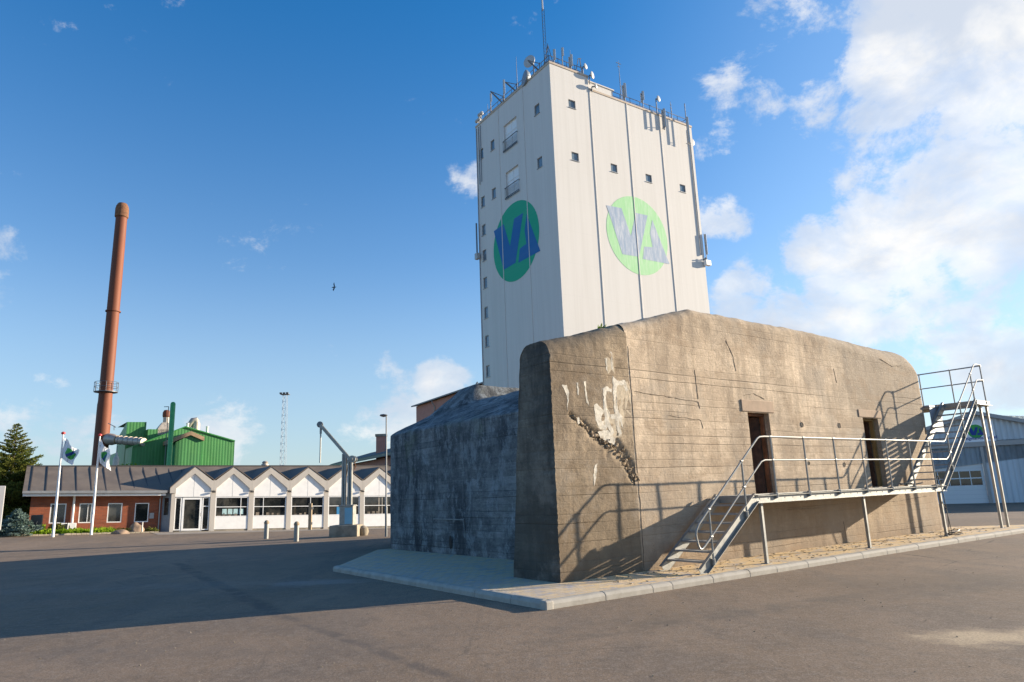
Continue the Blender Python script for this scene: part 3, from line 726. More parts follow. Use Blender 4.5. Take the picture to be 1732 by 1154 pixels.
# broken concrete left hanging in the strip
mb = MB()
random.seed(3)
for k in range(210):
    f = random.random() ** .8; P = [(.42, 2.92), (.70, 2.74), (1.08, 2.50), (1.46, 2.38), (1.74, 2.06), (1.93, 1.70)]
    q = f * 5; i = min(4, int(q)); a = P[i]; b = P[i + 1]; ff = q - i; wd = (.02, .05, .09, .17, .12, .06)[i] * (1 + .8 * noise.noise(Vector((f * 9, 1, 1))))
    s = a[0] + (b[0] - a[0]) * ff + random.gauss(0, wd * .5); z = a[1] + (b[1] - a[1]) * ff + random.gauss(0, wd * .5); r = .006 + .034 * random.random() ** 2.2
    c = S(s, random.uniform(-.015, .02), z); bm = bmesh.new(); bmesh.ops.create_icosphere(bm, subdivisions=1, radius=r)
    vv = [c + Vector(v.co) * random.uniform(.6, 1.25) for v in bm.verts]; ff_ = [[v.index for v in f_.verts] for f_ in bm.faces]; bm.free(); mb.add(vv, ff_, random.randint(0, 1) * 0)
tag(mb.build('broken_strip', M_RUBBLE, bunker), kind='stuff')
# cracks and shuttering steps on the front wall: thin real lips
M_CRACK = simple('crack_shadowed_concrete', (.13, .10, .07), .95, 0, .3, 9)
def crack(pts, w_=.012, dpt=-.008):
    mb = MB()
    P = []
    for i in range(len(pts) - 1):
        a = Vector((*pts[i], 0)); b = Vector((*pts[i + 1], 0)); n_ = max(2, int((b - a).length / .06))
        for k in range(n_): p = a.lerp(b, k / n_); P.append(p + Vector((noise.noise(p * 7), noise.noise(p * 7 + Vector((5, 5, 0))), 0)) * .018)
    P.append(Vector((*pts[-1], 0)))
    for i in range(len(P) - 1):
        a, b = P[i], P[i + 1]; ww = w_ * (.12 + 1.3 * abs(noise.noise(a * 9)));
        da = nz((a.x, 0, a.y), .9, .011) + nz((a.x + 3, 0, a.y), 5, .005); db = nz((b.x, 0, b.y), .9, .011) + nz((b.x + 3, 0, b.y), 5, .005)
        mb.beam(S(a.x, -da - .001, a.y), S(b.x, -db - .001, b.y), .012, ww, up=tuple(UZ) if abs((b - a).x) > abs((b - a).y) else tuple(UU))
    return mb.build('wall_crack', M_CRACK, bunker)
crack([(2.1, 3.42), (3.0, 3.36), (3.95, 3.30), (4.0, 3.16)], .018)
crack([(3.95, 3.98), (3.97, 3.36)], .012)
crack([(3.0, 2.98), (3.98, 2.92), (4.05, 2.75)], .012)
crack([(5.1, 4.72), (5.3, 4.4), (5.36, 4.05)], .022)
crack([(2.0, 4.30), (2.02, 3.4), (2.0, 2.6), (2.03, 1.5), (2.0, .1)], .014)
crack([(9.5, 4.42), (9.55, 4.05)], .016)
crack([(10.9, 1.02), (11.8, 1.0), (13.0, 1.05), (13.6, 1.08)], .014)
crack([(6.7, 1.0), (8.0, .98)], .010)
crack([(9.0, .62), (9.02, .2)], .012)
crack([(12.0, 4.9), (12.7, 4.72), (13.3, 4.80)], .02)
crack([(5.55, 3.52), (5.9, 3.58), (6.3, 3.47)], .018)
# weeds growing on the edge
random.seed(5)
mb = MB()
for k in range(26):
    b = S(1.72 + random.gauss(0, .05), .42 + random.gauss(0, .05), 4.68); a = random.uniform(0, 6.28); h = random.uniform(.05, .12); lean = Vector((math.cos(a), math.sin(a), 0)) * random.uniform(.02, .10); sd = Vector((-math.sin(a), math.cos(a), 0)) * .02
    mb.add([b, b + lean * .6 + UZ * h * .6 + sd, b + lean + UZ * h, b + lean * .6 + UZ * h * .6 - sd], [(0, 1, 2, 3)])
weed = mb.build('weed', M_GRASS, loc=S(1.72, .42, 4.66)); tag(weed, 'tiny green weed sprouting from the top edge of the concrete bunker', 'weed')

# ------------------------------------------------------------------ steel stairs and gallery
stair = empty('access_stair', S(2.3, -1.05, .1), 'galvanised steel stair and gallery with handrails along the bunker doors', 'stairs')
TN, TF = -1.05, -.22       # near and far stringer lines
def channel(mb, a, b, h, side):
    """C-section stringer between two points; side = direction the flanges point"""
    a, b = Vector(a), Vector(b); d = (b - a).normalized(); up = side.cross(d).normalized()
    if up.z < 0: up = -up
    mb.box(a - up * h / 2, b - a, side * .008, up * h)
    mb.box(a + up * (h / 2 - .008), b - a, side * .06, up * .008); mb.box(a - up * h / 2, b - a, side * .06, up * .008)
def flight(sa, za, sb, zb, nt, name):
    for T, sd in ((TN, -UN), (TF, UN)):
        mb = MB(); channel(mb, S(sa, T, za), S(sb, T, zb), .19, sd)
        d = (S(sb, T, zb) - S(sa, T, za)).normalized()
        if za < .5: mb.box(S(sa - .10, T, .115), UU * .2, sd * .06, UZ * .01)
        mb.build('stringer', M_GALV, stair)
    for k in range(1, nt + 1):
        f = k / (nt + 1); s = sa + (sb - sa) * f; z = za + (zb - za) * f + .02; mb = MB()
        mb.box(S(s - .105, TN + .01, z - .016), UU * .006, UN * (TF - TN - .02), UZ * .03); mb.box(S(s + .10, TN + .01, z - .014), UU * .006, UN * (TF - TN - .02), UZ * .03)
        q = TN + .015
        while q < TF - .02: mb.box(S(s - .099, q, z - .010), UU * .199, UN * .004, UZ * .020); q += .034
        for ss_ in (-.06, 0, .06): mb.box(S(s + ss_, TN + .01, z + .001), UU * .006, UN * (TF - TN - .02), UZ * .009)
        mb.box(S(s - .105, TN + .002, z - .02), UU * .21, UN * .006, UZ * .04); mb.box(S(s - .105, TF - .008, z - .02), UU * .21, UN * .006, UZ * .04)
        mb.build('tread', M_GALVD, stair)
flight(2.28, .12, 4.05, 1.34, 7, 'lower')
flight(12.12, 1.34, 15.15, 3.70, 12, 'upper')
# gallery deck
mb = MB(); channel(mb, S(4.08, TN, 1.30), S(12.2, TN, 1.30), .14, -UN); mb.box(S(4.08, TN - .0, 1.385), UU * 8.12, UN * .05, UZ * .012)
k = 4.2
while k < 12.1: mb.lathe([(.012, 0), (.012, .006)], S(k, TN - .014, 1.31), 6, ax=tuple(UN)); k += .28
mb.build('gallery_edge_beam', M_GALV, stair)
mb = MB(); channel(mb, S(4.08, -.10, 1.30), S(12.2, -.10, 1.30), .14, UN)
for k in (4.08, 6.1, 8.1, 10.1, 12.14): mb.box(S(k, TN + .01, 1.235), UU * .05, UN * (-.12 - TN), UZ * .11)
mb.build('gallery_rear_beam', M_GALV, stair)
mb = MB(); k = 4.1
while k < 12.18: mb.box(S(k, TN + .012, 1.352), UU * .005, UN * (-.13 - TN), UZ * .028); k += .033
for k in range(9): mb.box(S(4.1, TN + .06 + k * .10, 1.372), UU * 8.08, UN * .005, UZ * .009)
mb.box(S(4.09, TN + .012, 1.344), UU * 8.1, UN * (-.13 - TN), UZ * .006)
mb.build('gallery_grating', M_GALVD, stair)
# ---- supports
def leg(s, t_, z1, z0=.11):
    mb = MB(); mb.box(S(s - .03, t_ - .03, z0), UU * .06, UN * .06, UZ * (z1 - z0)); mb.box(S(s - .075, t_ - .075, z0), UU * .15, UN * .15, UZ * .01)
    mb.box(S(s - .06, t_ - .05, z1 - .012), UU * .12, UN * .10, UZ * .012)
    return mb.build('support_leg', M_GALV, stair)
for s in (4.28, 8.14, 12.0): leg(s, -1.0, 1.235)
PS0, PS1 = 15.15, 16.05      # upper platform
for s in (15.52, 15.98): leg(s, -1.02, 3.60, .10)
# ---- upper platform and bridge to the roof
mb = MB(); mb.box(S(PS0, -1.1, 3.60), UU * (PS1 - PS0), UN * .012, UZ * .13); mb.box(S(PS0, -1.088, 3.60), UU * .012, UN * 2.8, UZ * .13); mb.box(S(PS1 - .012, -1.088, 3.60), UU * .012, UN * 2.8, UZ * .13)
mb.box(S(PS0 - .02, -1.16, 3.60), UU * (PS1 - PS0 + .04), UN * .05, UZ * .012); mb.box(S(PS0, -1.11, 3.718), UU * (PS1 - PS0), UN * .06, UZ * .014)
mb.build('platform_edge_beam', M_GALV, stair)
mb = MB(); k = PS0 + .02
while k < PS1 - .02: mb.box(S(k, -1.085, 3.70), UU * .005, UN * 2.78, UZ * .026); k += .033
mb.box(S(PS0 + .014, -1.085, 3.690), UU * (PS1 - PS0 - .03), UN * 2.78, UZ * .006)
mb.build('platform_grating', M_GALVD, stair)
mb = MB(); mb.box(S(14.36, -.12, 3.62), UU * .80, UN * 1.8, UZ * .05); mb.box(S(14.42, -.1, 2.9), UU * .73, UN * .02, UZ * .72); mb.build('bridge_plate', M_SHEET, stair)
# ---- handrails
def rail(pts, r=.0185): 
    mb = MB(); mb.tube([S(*p) for p in pts], r, 8); return mb.build('handrail', M_GALV, stair)
def bar(name, pts, r):
    mb = MB(); mb.tube([S(*p) for p in pts], r, 8); return mb.build(name, M_GALV, stair)
TR = -1.09
loop = [(2.61, TR, 1.18), (2.30, TR, .94), (2.22, TR, .84), (2.20, TR, .76), (2.235, TR, .60), (2.275, TR, .53), (2.33, TR, .52), (2.40, TR, .56), (2.61, TR, .71)]
mainr = [(2.61, TR, 1.18), (3.70, TR, 2.02), (4.28, TR, 2.46), (4.36, TR, 2.49), (4.50, TR, 2.50), (12.50, TR, 2.50), (12.62, TR, 2.54), (12.75, TR, 2.66), (15.30, TR, 4.72), (15.42, TR, 4.80), (15.55, TR, 4.82), (15.82, TR, 4.82)]
midr = [(2.61, TR, .71), (3.70, TR, 1.54), (4.33, TR, 2.01), (4.45, TR, 2.04), (12.52, TR, 2.04), (12.68, TR, 2.12), (15.30, TR, 4.24), (15.42, TR, 4.34), (15.55, TR, 4.36), (15.82, TR, 4.36)]
rail(mainr); rail(midr, .016); rail(loop[::1], .019)
rail([(15.84, TR - .03, 4.80), (15.84, 1.7, 4.80)], .019); rail([(15.84, TR - .03, 4.34), (15.84, 1.7, 4.34)], .017)
def post(s, t_, z0, z1, mid):
    mb = MB(); mb.tube([S(s, t_, z0), S(s, t_, z1)], .019, 8)
    for z in (mid, z1): mb.lathe([(.026, -.03), (.028, 0), (.026, .03)], S(s, t_, z), 8, ax=tuple(UU))
    mb.box(S(s - .035, t_ - .012, z0 - .03), UU * .07, UN * .05, UZ * .11); mb.lathe([(.03, -.05), (.03, .04)], S(s, t_, z0 + .03), 8)
    return mb.build('rail_post', M_GALV, stair)
post(2.61, TR, .26, 1.18, .71); post(3.70, TR, 1.02, 2.02, 1.54)
for s in (4.72, 5.88, 7.05, 8.22, 9.38, 10.53, 11.68): post(s, TR, 1.33, 2.50, 2.04)
for s, zb, zm, zt in ((12.80, 1.80, 2.22, 2.70), (13.93, 2.68, 3.14, 3.62), (15.03, 3.54, 4.02, 4.50), (15.84, 3.66, 4.36, 4.82)): post(s, TR, zb, zt, zm)
for t_ in (-.25, .65, 1.65): post(15.84, t_, 3.68, 4.80, 4.34)
# rubble and cable
mb = MB(); random.seed(11)
for k in range(9):
    c = S(random.uniform(11.3, 12.1), random.uniform(-.75, -.3), 1.42); r = random.uniform(.04, .10); a = random.uniform(0, 3)
    mb.box(c, Vector((math.cos(a), math.sin(a), .15)) * r * 2.4, Vector((-math.sin(a), math.cos(a), 0)) * r, Vector((.1, 0, 1)) * .025)
tag(mb.build('rubble_pile', M_OLDC, loc=S(11.7, -.5, 1.4)), 'broken flat stones lying on the gallery beside the second doorway', 'rubble')
mb = MB(); pts = [S(11.78, -1.12, 1.62), S(11.82, -1.13, 1.42), S(11.9, -1.12, 1.2), S(12.0, -1.1, .8), S(12.05, -1.1, .45), S(12.15, -1.08, .14)]
for k in range(26):
    a = k * .5; pts.append(S(12.25 + .26 * math.cos(a + 2.6) + k * .012, -1.02 + .16 * math.sin(a + 2.6), .135 + .012 * (k % 3) + .10 * max(0, math.sin(a * .5))))
mb.tube(pts, .011, 6)
pts = [S(12.02, -.95, 1.2), S(11.98, -1.12, .7), S(11.93, -1.1, .13)]; mb.tube(pts, .009, 6)
tag(mb.build('black_cable', M_CABLE, loc=S(12.1, -1.1, .12)), 'black cable hanging from the gallery and coiled on the sandy paving', 'cable')
# ------------------------------------------------------------------ silo tower
T0 = at(929, 105, 62); T0 = Vector((T0.x, T0.y, 0))
TU = Vector((math.cos(TA), math.sin(TA), 0)); TL = Vector((-TU.y, TU.x, 0))    # right face runs along TU, left face along TL
def TP(a, b, z): return T0 + TU * a + TL * b + UZ * z      # a: along the right face, b: along the left face
ZT1, ZT2 = 43.75, 42.3
TW, TD = 20.35, 14.6
tower = empty('silo_tower', T0, 'tall white grain silo tower with round green and blue painted emblems', 'silo tower')
def holed_wall(mb, P, U, W_, H_, holes, nrm, depth=.3, m=0, base=0.0):
    """wall from P along U with rectangular openings (x0,x1,z0,z1) and reveals going inwards (-nrm)"""
    X = sorted({0, W_} | {v for h in holes for v in h[:2]}); Z = sorted({base, H_} | {v for h in holes for v in h[2:]})
    for i in range(len(X) - 1):
        for j in range(len(Z) - 1):
            xm, zm = (X[i] + X[i + 1]) / 2, (Z[j] + Z[j + 1]) / 2
            if any(h[0] < xm < h[1] and h[2] < zm < h[3] for h in holes): continue
            mb.quad(P + U * X[i] + UZ * Z[j], P + U * X[i + 1] + UZ * Z[j], P + U * X[i + 1] + UZ * Z[j + 1], P + U * X[i] + UZ * Z[j + 1], m)
    for (a, b, c, d) in holes:
        for (p, q) in (((a, c), (b, c)), ((b, c), (b, d)), ((b, d), (a, d)), ((a, d), (a, c))):
            p0 = P + U * p[0] + UZ * p[1]; q0 = P + U * q[0] + UZ * q[1]; mb.quad(p0, q0, q0 - nrm * depth, p0 - nrm * depth, m)
NR = -TL; NL = -TU       # outward normals of the right / left face
winR = [(2.18, 3.08, 39.4, 40.3), (2.18, 3.08, 33.6, 34.5), (7.32, 8.20, 33.6, 34.5), (12.25, 13.15, 33.6, 34.5), (17.45, 18.35, 33.6, 34.5)]
winL = [(2.02, 2.9, 39.2, 40.3), (2.0, 2.85, 33.3, 34.4), (10.7, 11.5, 39.2, 40.4), (10.75, 11.55, 33.4, 34.6)]
for z in (39.2, 33.3, 29.9, 26.9, 23.7, 20.3, 17.1, 13.8): winL.append((13.12, 13.9, z, z + 1.25))
doorL = [(6.2, 8.7, 37.9, 40.95), (6.2, 8.65, 32.4, 35.35)]
mb = MB(); holed_wall(mb, T0, TU, TW, ZT2, winR, NR, .16); mb.quad(TP(0, 0, ZT2), TP(5.0, 0, ZT2), TP(5.0, 0, ZT1), TP(0, 0, ZT1))
holed_wall(mb, T0, TL, TD, ZT1, winL + doorL, NL, .32)
mb.quad(TP(TW, 0, 0), TP(TW, TD, 0), TP(TW, TD, ZT2), TP(TW, 0, ZT2)); mb.quad(TP(0, TD, 0), TP(TW, TD, 0), TP(TW, TD, ZT2), TP(0, TD, ZT2))
mb.quad(TP(0, TD, ZT2), TP(5, TD, ZT2), TP(5, TD, ZT1), TP(0, TD, ZT1)); mb.quad(TP(5, 0, ZT2), TP(5, TD, ZT2), TP(5, TD, ZT1), TP(5, 0, ZT1))
mb.quad(TP(0, 0, ZT1), TP(5, 0, ZT1), TP(5, TD, ZT1), TP(0, TD, ZT1)); mb.quad(TP(5, 0, ZT2), TP(TW, 0, ZT2), TP(TW, TD, ZT2), TP(5, TD, ZT2))
mb.build('wall', M_TOWER, tower)
M_TRIM = simple('tan_roof_edging', (.50, .40, .30), .6, 0, .1, 3)
mb = MB(); mb.box(TP(-.06, -.06, ZT1 - .12), TU * 5.08, TL * .16, UZ * .22); mb.box(TP(-.06, .10, ZT1 - .12), TU * .16, TL * (TD - .04), UZ * .22)
mb.box(TP(5.0, -.06, ZT2 - .12), TU * (TW - 4.94), TL * .16, UZ * .22); mb.box(TP(TW - .1, .1, ZT2 - .12), TU * .16, TL * TD, UZ * .22)
mb.build('roof_edging', M_TRIM, tower)
for (a, b, c, d) in winR + winL:
    rt = (a, b, c, d) in winR; U_, N_ = (TU, NR) if rt else (TL, NL); P = T0 - N_ * .08
    mb = MB(); w_ = .07
    for (x0, x1, z0, z1) in ((a, b, c, c + w_), (a, b, d - w_, d), (a, a + w_, c + w_, d - w_), (b - w_, b, c + w_, d - w_)): mb.box(P + U_ * x0 + UZ * z0, U_ * (x1 - x0), -N_ * .06, UZ * (z1 - z0))
    mb.box(T0 + U_ * (a - .05) + UZ * (c - .06) - N_ * .05, U_ * (b - a + .1), N_ * .12, UZ * .055)
    fr_ = mb.build('window', M_GUTTER, tower)
    mb = MB(); q = P - N_ * .05; mb.quad(q + U_ * a + UZ * c, q + U_ * b + UZ * c, q + U_ * b + UZ * d, q + U_ * a + UZ * d); mb.build('pane', M_TGLASS, fr_)
for (a, b, c, d) in doorL:
    P = T0 - NL * .22; mb = MB(); mb.quad(P + TL * a + UZ * c, P + TL * b + UZ * c, P + TL * b + UZ * d, P + TL * a + UZ * d)
    for x in (a + .02, (a + b) / 2 - .03, b - .08): mb.box(P + TL * x + UZ * c, TL * .06, NL * .05, UZ * (d - c))
    for z in (c, c + (d - c) * .62, d - .06): mb.box(P + TL * a + UZ * z, TL * (b - a), NL * .04, UZ * .06)
    dr = mb.build('loading_door', M_WFRAME, tower)
    mb = MB(); q = T0 + NL * .12
    for z in (c - .12, c + .02, c + 1.15): mb.beam(q + TL * (a - .12) + UZ * z, q + TL * (b + .12) + UZ * z, .05, .05)
    for k in range(18):
        x = a - .1 + (b - a + .2) * k / 17; mb.beam(q + TL * x + UZ * (c - .12), q + TL * x + UZ * (c + 1.15), .02, .02)
    for x in (a - .12, b + .12): mb.beam(q + TL * x + UZ * (c + 1.15), q + TL * x + UZ * (c + 1.15) - NL * .14, .05, .05)
    mb.build('door_railing', M_BLACK, dr)
# vertical joints: cover strips proud of the wall that throw their own shadow
for a in (5.08, 10.22, 15.18):
    mb = MB(); mb.box(TP(a - .05, -.055, 0), TU * .10, TL * .05, UZ * (ZT2 - .13)); mb.build('joint_strip', M_TOWER, tower)
for b in (4.85, 9.7):
    mb = MB(); mb.box(TP(-.05, b - .05, 0), TU * .045, TL * .10, UZ * (ZT1 - .13)); mb.build('joint_strip', M_TOWER, tower)
for (a, b) in ((19.85, -.07),):
    mb = MB(); mb.tube([TP(a, b, 26.5), TP(a, b, ZT2 - .6)], .06, 8); mb.build('downpipe', M_GUTTER, tower)
for b, z0 in ((13.95, 36.2), (13.55, 36.4), (14.45, 0)):
    mb = MB(); mb.tube([TP(-.06, b, z0), TP(-.06, b, ZT1 - .3)], .05, 8); mb.build('downpipe', M_GUTTER, tower)
# emblems
Vl = [(1024.9, 347.2), (1050.2, 352.2), (1066.3, 399.0), (1074.7, 360.2), (1094.6, 364.6), (1080, 434.5), (1052, 430.2)]
Al = [(1102.2, 371.7), (1131.7, 446.9), (1086.6, 438.2), (1088.8, 417.2), (1102.9, 418.3), (1098.5, 394.5)]
def emblem(origin, U_, N_, c_a, sign, mc, ml):
    zc = 27.12; r = 4.27; mb = MB(); P = origin + N_ * .008
    mb.prism([P + U_ * (c_a + r * math.cos(2 * math.pi * k / 72)) + UZ * (zc + r * math.sin(2 * math.pi * k / 72)) for k in range(72)], N_ * .006)
    em = mb.build('emblem', mc, tower)
    for L in (Vl, Al):
        poly = []
        for (x, y) in L:
            p = onv(x, y, T0, TA); d = p - T0; poly.append((d.dot(TU) - 10.35, p.z - 27.12))
        mb = MB(); mb.prism([P + N_ * .008 + U_ * (c_a + sign * a * 1.0) + UZ * (zc + z) for a, z in poly], N_ * .006); mb.build('letter', ml, em)
emblem(T0, TU, NR, 10.4, 1, M_LG1, M_LB1)
emblem(T0, TL, NL, 7.3, -1, M_LG2, M_LB2)
# roof railing
mb = MB()
for z in (.55, 1.05):
    mb.beam(TP(5.3, .35, ZT2 + z), TP(TW - .3, .35, ZT2 + z), .05, .05); mb.beam(TP(TW - .3, .35, ZT2 + z), TP(TW - .3, TD, ZT2 + z), .05, .05)
    mb.beam(TP(.3, .35, ZT1 + z), TP(4.7, .35, ZT1 + z), .05, .05); mb.beam(TP(.3, .35, ZT1 + z), TP(.3, TD - .2, ZT1 + z), .05, .05)
for k in range(11): mb.beam(TP(5.3 + k * 1.47, .35, ZT2), TP(5.3 + k * 1.47, .35, ZT2 + 1.05), .05, .05)
for k in range(5): mb.beam(TP(.3 + k * 1.1, .35, ZT1), TP(.3 + k * 1.1, .35, ZT1 + 1.05), .05, .05)
for k in range(1, 11): mb.beam(TP(.3, .35 + k * 1.4, ZT1), TP(.3, .35 + k * 1.4, ZT1 + 1.05), .05, .05)
mb.build('roof_railing', M_ANTD, tower)
mb = MB(); mb.box(TP(5.05, .3, ZT2 + .1), TU * 3.6, TL * 2.5, UZ * 1.0); mb.box(TP(5.0, .2, ZT2 + 1.1), TU * 3.8, TL * 2.7, UZ * .12); mb.build('roof_hatch', M_TOWER, tower)
# ------------------------------------------------------------------ aerials on the tower roof
def panel_aerial(base, H, ph, label, group='panel aerials on the tower roof', pw=.24, out=None, ptop=None, second=False):
    r = empty('panel_antenna', base, label, 'antenna', group); out = out or (-TL - TU * .3).normalized()
    mb = MB(); mb.tube([base, base + UZ * H], .05, 6); mb.beam(base + UZ * .1, base + UZ * .1 - TU * .4, .06, .06); mb.build('mast', M_ANTD, r)
    for k in range(2 if second else 1):
        o_ = out * (.22 if k == 0 else -.25); zt = ptop if ptop else H - .1
        side = Vector((-out.y, out.x, 0)); c = base + o_ + UZ * (zt - ph)
        mb = MB(); mb.box(c - side * pw / 2 - out * .06, side * pw, out * .13, UZ * ph); mb.build('panel', M_ANT, r, bevel=.03)
        mb = MB()
        for z in (.25, ph - .25): mb.beam(base + UZ * (zt - ph + z), c + UZ * z, .05, .08)
        mb.build('bracket', M_ANTD, r)
    return r
def dish(c, R_, ax, base, label, drum=True, depth=None, dark=False):
    r = empty('dish_antenna', base, label, 'antenna', 'dish aerials on the tower'); ax = Vector(ax).normalized(); dp = depth or R_ * .5
    mb = MB(); mb.lathe([(R_ * .35, -dp), (R_ * .8, -dp * .6), (R_, -dp * .15), (R_, 0), (R_ * .96, .02), (R_ * .7, .06), (.02, .10)], c, 24, ax=ax); mb.build('reflector', M_SHEET if dark else M_ANT, r)
    mb = MB(); mb.tube([base, Vector((base.x, base.y, c.z))], .06, 6); mb.beam(Vector((base.x, base.y, c.z)), Vector(c) - ax * dp, .10, .10); mb.build('mount', M_ANTD, r)
    return r
def whip(base, H, label, r0=.04, cross=None, group='rod aerials on the tower roof'):
    r = empty('rod_antenna', base, label, 'antenna', group); mb = MB(); mb.tube([base, base + UZ * H * .5, base + UZ * H], [r0, r0 * .8, r0 * .35], 6); mb.build('rod', M_ANTD, r)
    if cross:
        for z, l in cross: mb = MB(); mb.beam(base + UZ * z - TU * l, base + UZ * z + TU * l, .05, .05); mb.build('cross_arm', M_ANTD, r)
    return r
# lattice mast at the front corner
r = empty('lattice_antenna_mast', TP(.55, 1.35, ZT1), 'tall thin lattice radio mast rising above the front corner of the tower roof', 'mast')
mb = MB(); B = TP(.55, 1.35, ZT1)
for k in range(3):
    a = k * 2.094; q = Vector((math.cos(a), math.sin(a), 0)) * .16; mb.beam(B + q, B + q + UZ * 7.2, .045, .045)
for k in range(18):
    for j in range(3):
        a = j * 2.094; b_ = (j + 1) * 2.094; p = B + Vector((math.cos(a), math.sin(a), 0)) * .16 + UZ * k * .4; q = B + Vector((math.cos(b_), math.sin(b_), 0)) * .16 + UZ * (k + 1) * .4; mb.beam(p, q, .02, .02)
mb.build('lattice', M_ANTD, r)
mb = MB(); mb.tube([B + UZ * 7.1, B + UZ * 13.6], [.09, .05], 8); mb.build('top_pole', M_ANT, r)
mb = MB(); mb.beam(B + UZ * 9.8, B + UZ * 9.8 + TU * .9 - TL * .4, .06, .06); mb.beam(B + UZ * 9.5 + TU * .85 - TL * .38, B + UZ * 10.1 + TU * .85 - TL * .38, .05, .05); mb.build('side_arm', M_ANTD, r)
r = empty('aerial_bracket', TP(.3, .6, ZT1), 'small triangular steel frame bolted at the front corner of the tower roof', 'frame')
mb = MB(); B = TP(.3, .5, ZT1 + .1)
mb.beam(B, B + UZ * 2.4, .06, .06); mb.beam(B + TL * 1.0, B + UZ * 2.2, .06, .06); mb.beam(B + TU * .7, B + UZ * 2.3, .05, .05)
for k in range(5): mb.beam(B + TL * (1 - .2 * k) + UZ * .44 * k, B + UZ * (.44 * k + .3), .04, .04)
mb.build('struts', M_ANTD, r)
panel_aerial(TP(.7, .12, ZT1), 1.7, 1.2, 'panel aerial right at the front corner of the tower roof')
panel_aerial(TP(1.8, .12, ZT1), 2.3, .95, 'slim panel aerial on a thin pole, second along the front roof edge', pw=.2)
panel_aerial(TP(2.9, .12, ZT1), 1.9, 1.35, 'twin panel aerial in the middle of the raised roof part', second=True)
whip(TP(3.05, .3, ZT1), 2.6, 'short rod aerial behind the twin panel aerial')
r = empty('steel_frame', TP(4.1, .2, ZT1), 'open steel A-frame near the step in the tower roof', 'frame')
mb = MB(); B = TP(4.1, .2, ZT1)
mb.beam(B - TU * .55, B - TU * .1 + UZ * 1.9, .06, .06); mb.beam(B + TU * .35, B + TU * .1 + UZ * 2.0, .07, .07); mb.beam(B - TU * .1 + UZ * 1.9, B + TU * .3 + UZ * 2.0, .06, .06); mb.beam(B - TU * .3 + UZ * .9, B + TU * .2 + UZ * 1.0, .04, .04)
mb.build('struts', M_ANTD, r)
dish(TP(4.75, -.05, ZT1 + 1.1), .32, (.75, -.6, 0), TP(4.55, .2, ZT1), 'small round dish beside the steel A-frame on the tower roof')
dish(TP(5.35, -.35, ZT1 + .1), .40, (.85, -.5, 0), TP(5.1, -.1, ZT1 - .9), 'white dish hanging at the step of the tower roof, upper one')
dish(TP(5.65, -.45, ZT2 + .3), .28, (.85, -.5, 0), TP(5.35, -.12, ZT2 - .3), 'grey drum dish hanging at the step of the tower roof, lower one')
whip(TP(9.7, .15, ZT2), 5.0, 'tall thin pole with a small cross piece above the middle of the long roof edge', .05, [(4.7, .35), (4.3, .2)])
panel_aerial(TP(10.2, .12, ZT2), 2.4, 1.7, 'large panel aerial beside the tall thin pole on the long roof edge', second=True)
panel_aerial(TP(12.9, .12, ZT2), 2.3, 1.1, 'panel aerial halfway along the long roof edge, between tall pole and white dish', second=True, pw=.18)
dish(TP(15.25, -.1, ZT2 + 2.0), .36, (.75, -.65, 0), TP(15.0, .1, ZT2), 'small white dish on a pole above the third wall joint')
panel_aerial(TP(15.4, -.45, ZT2 - 2.0), 2.6, 2.3, 'long panel aerial hung over the roof edge below the white dish', pw=.22, second=True)
whip(TP(17.4, .15, ZT2), 2.4, 'knobbly rod aerial between the two hanging panels', .06, [(1.2, .12), (1.6, .14), (2.0, .12)])
panel_aerial(TP(19.0, -.5, ZT2 - 2.9), 5.2, 3.2, 'longest panel aerial hung over the roof edge near the right corner', ptop=3.4, pw=.26)
dish(TP(TW + .55, .6, ZT2 - 1.5), .48, (.5, -.86, 0), TP(TW + .1, .8, ZT2 - 2.2), 'round dish sticking out at the right corner of the tower')
panel_aerial(TP(TW + .22, -.1, 26.0), 3.1, 2.4, 'slim panel aerial low on the right corner of the tower', pw=.16)
r = empty('equipment_box', TP(TW - .15, -.35, 25.4), 'small white equipment box fixed low on the right tower corner', 'box'); mb = MB(); mb.box(TP(TW - .35, -.5, 25.3), TU * .8, TL * .4, UZ * .6); mb.build('casing', M_WHITE, r, bevel=.03); mb = MB(); mb.beam(TP(TW - .2, -.5, 26.1), TP(TW - .2, .0, 26.0), .1, .12); mb.beam(TP(TW - .2, -.3, 25.9), TP(TW - .2, -.3, 26.2), .08, .08); mb.build('bracket', M_ANTD, r)
r = empty('equipment_box', TP(-.3, 14.35, 27.5), 'grey cable box fixed low on the far left tower corner', 'box'); mb = MB(); mb.box(TP(-.55, 14.2, 27.3), TU * .4, TL * .55, UZ * .7); mb.build('casing', M_ANT, r, bevel=.03); mb = MB(); mb.tube([TP(-.35, 14.5, 28), TP(-.35, 14.5, 31.6)], .09, 6); mb.build('pipe', M_ANTD, r)
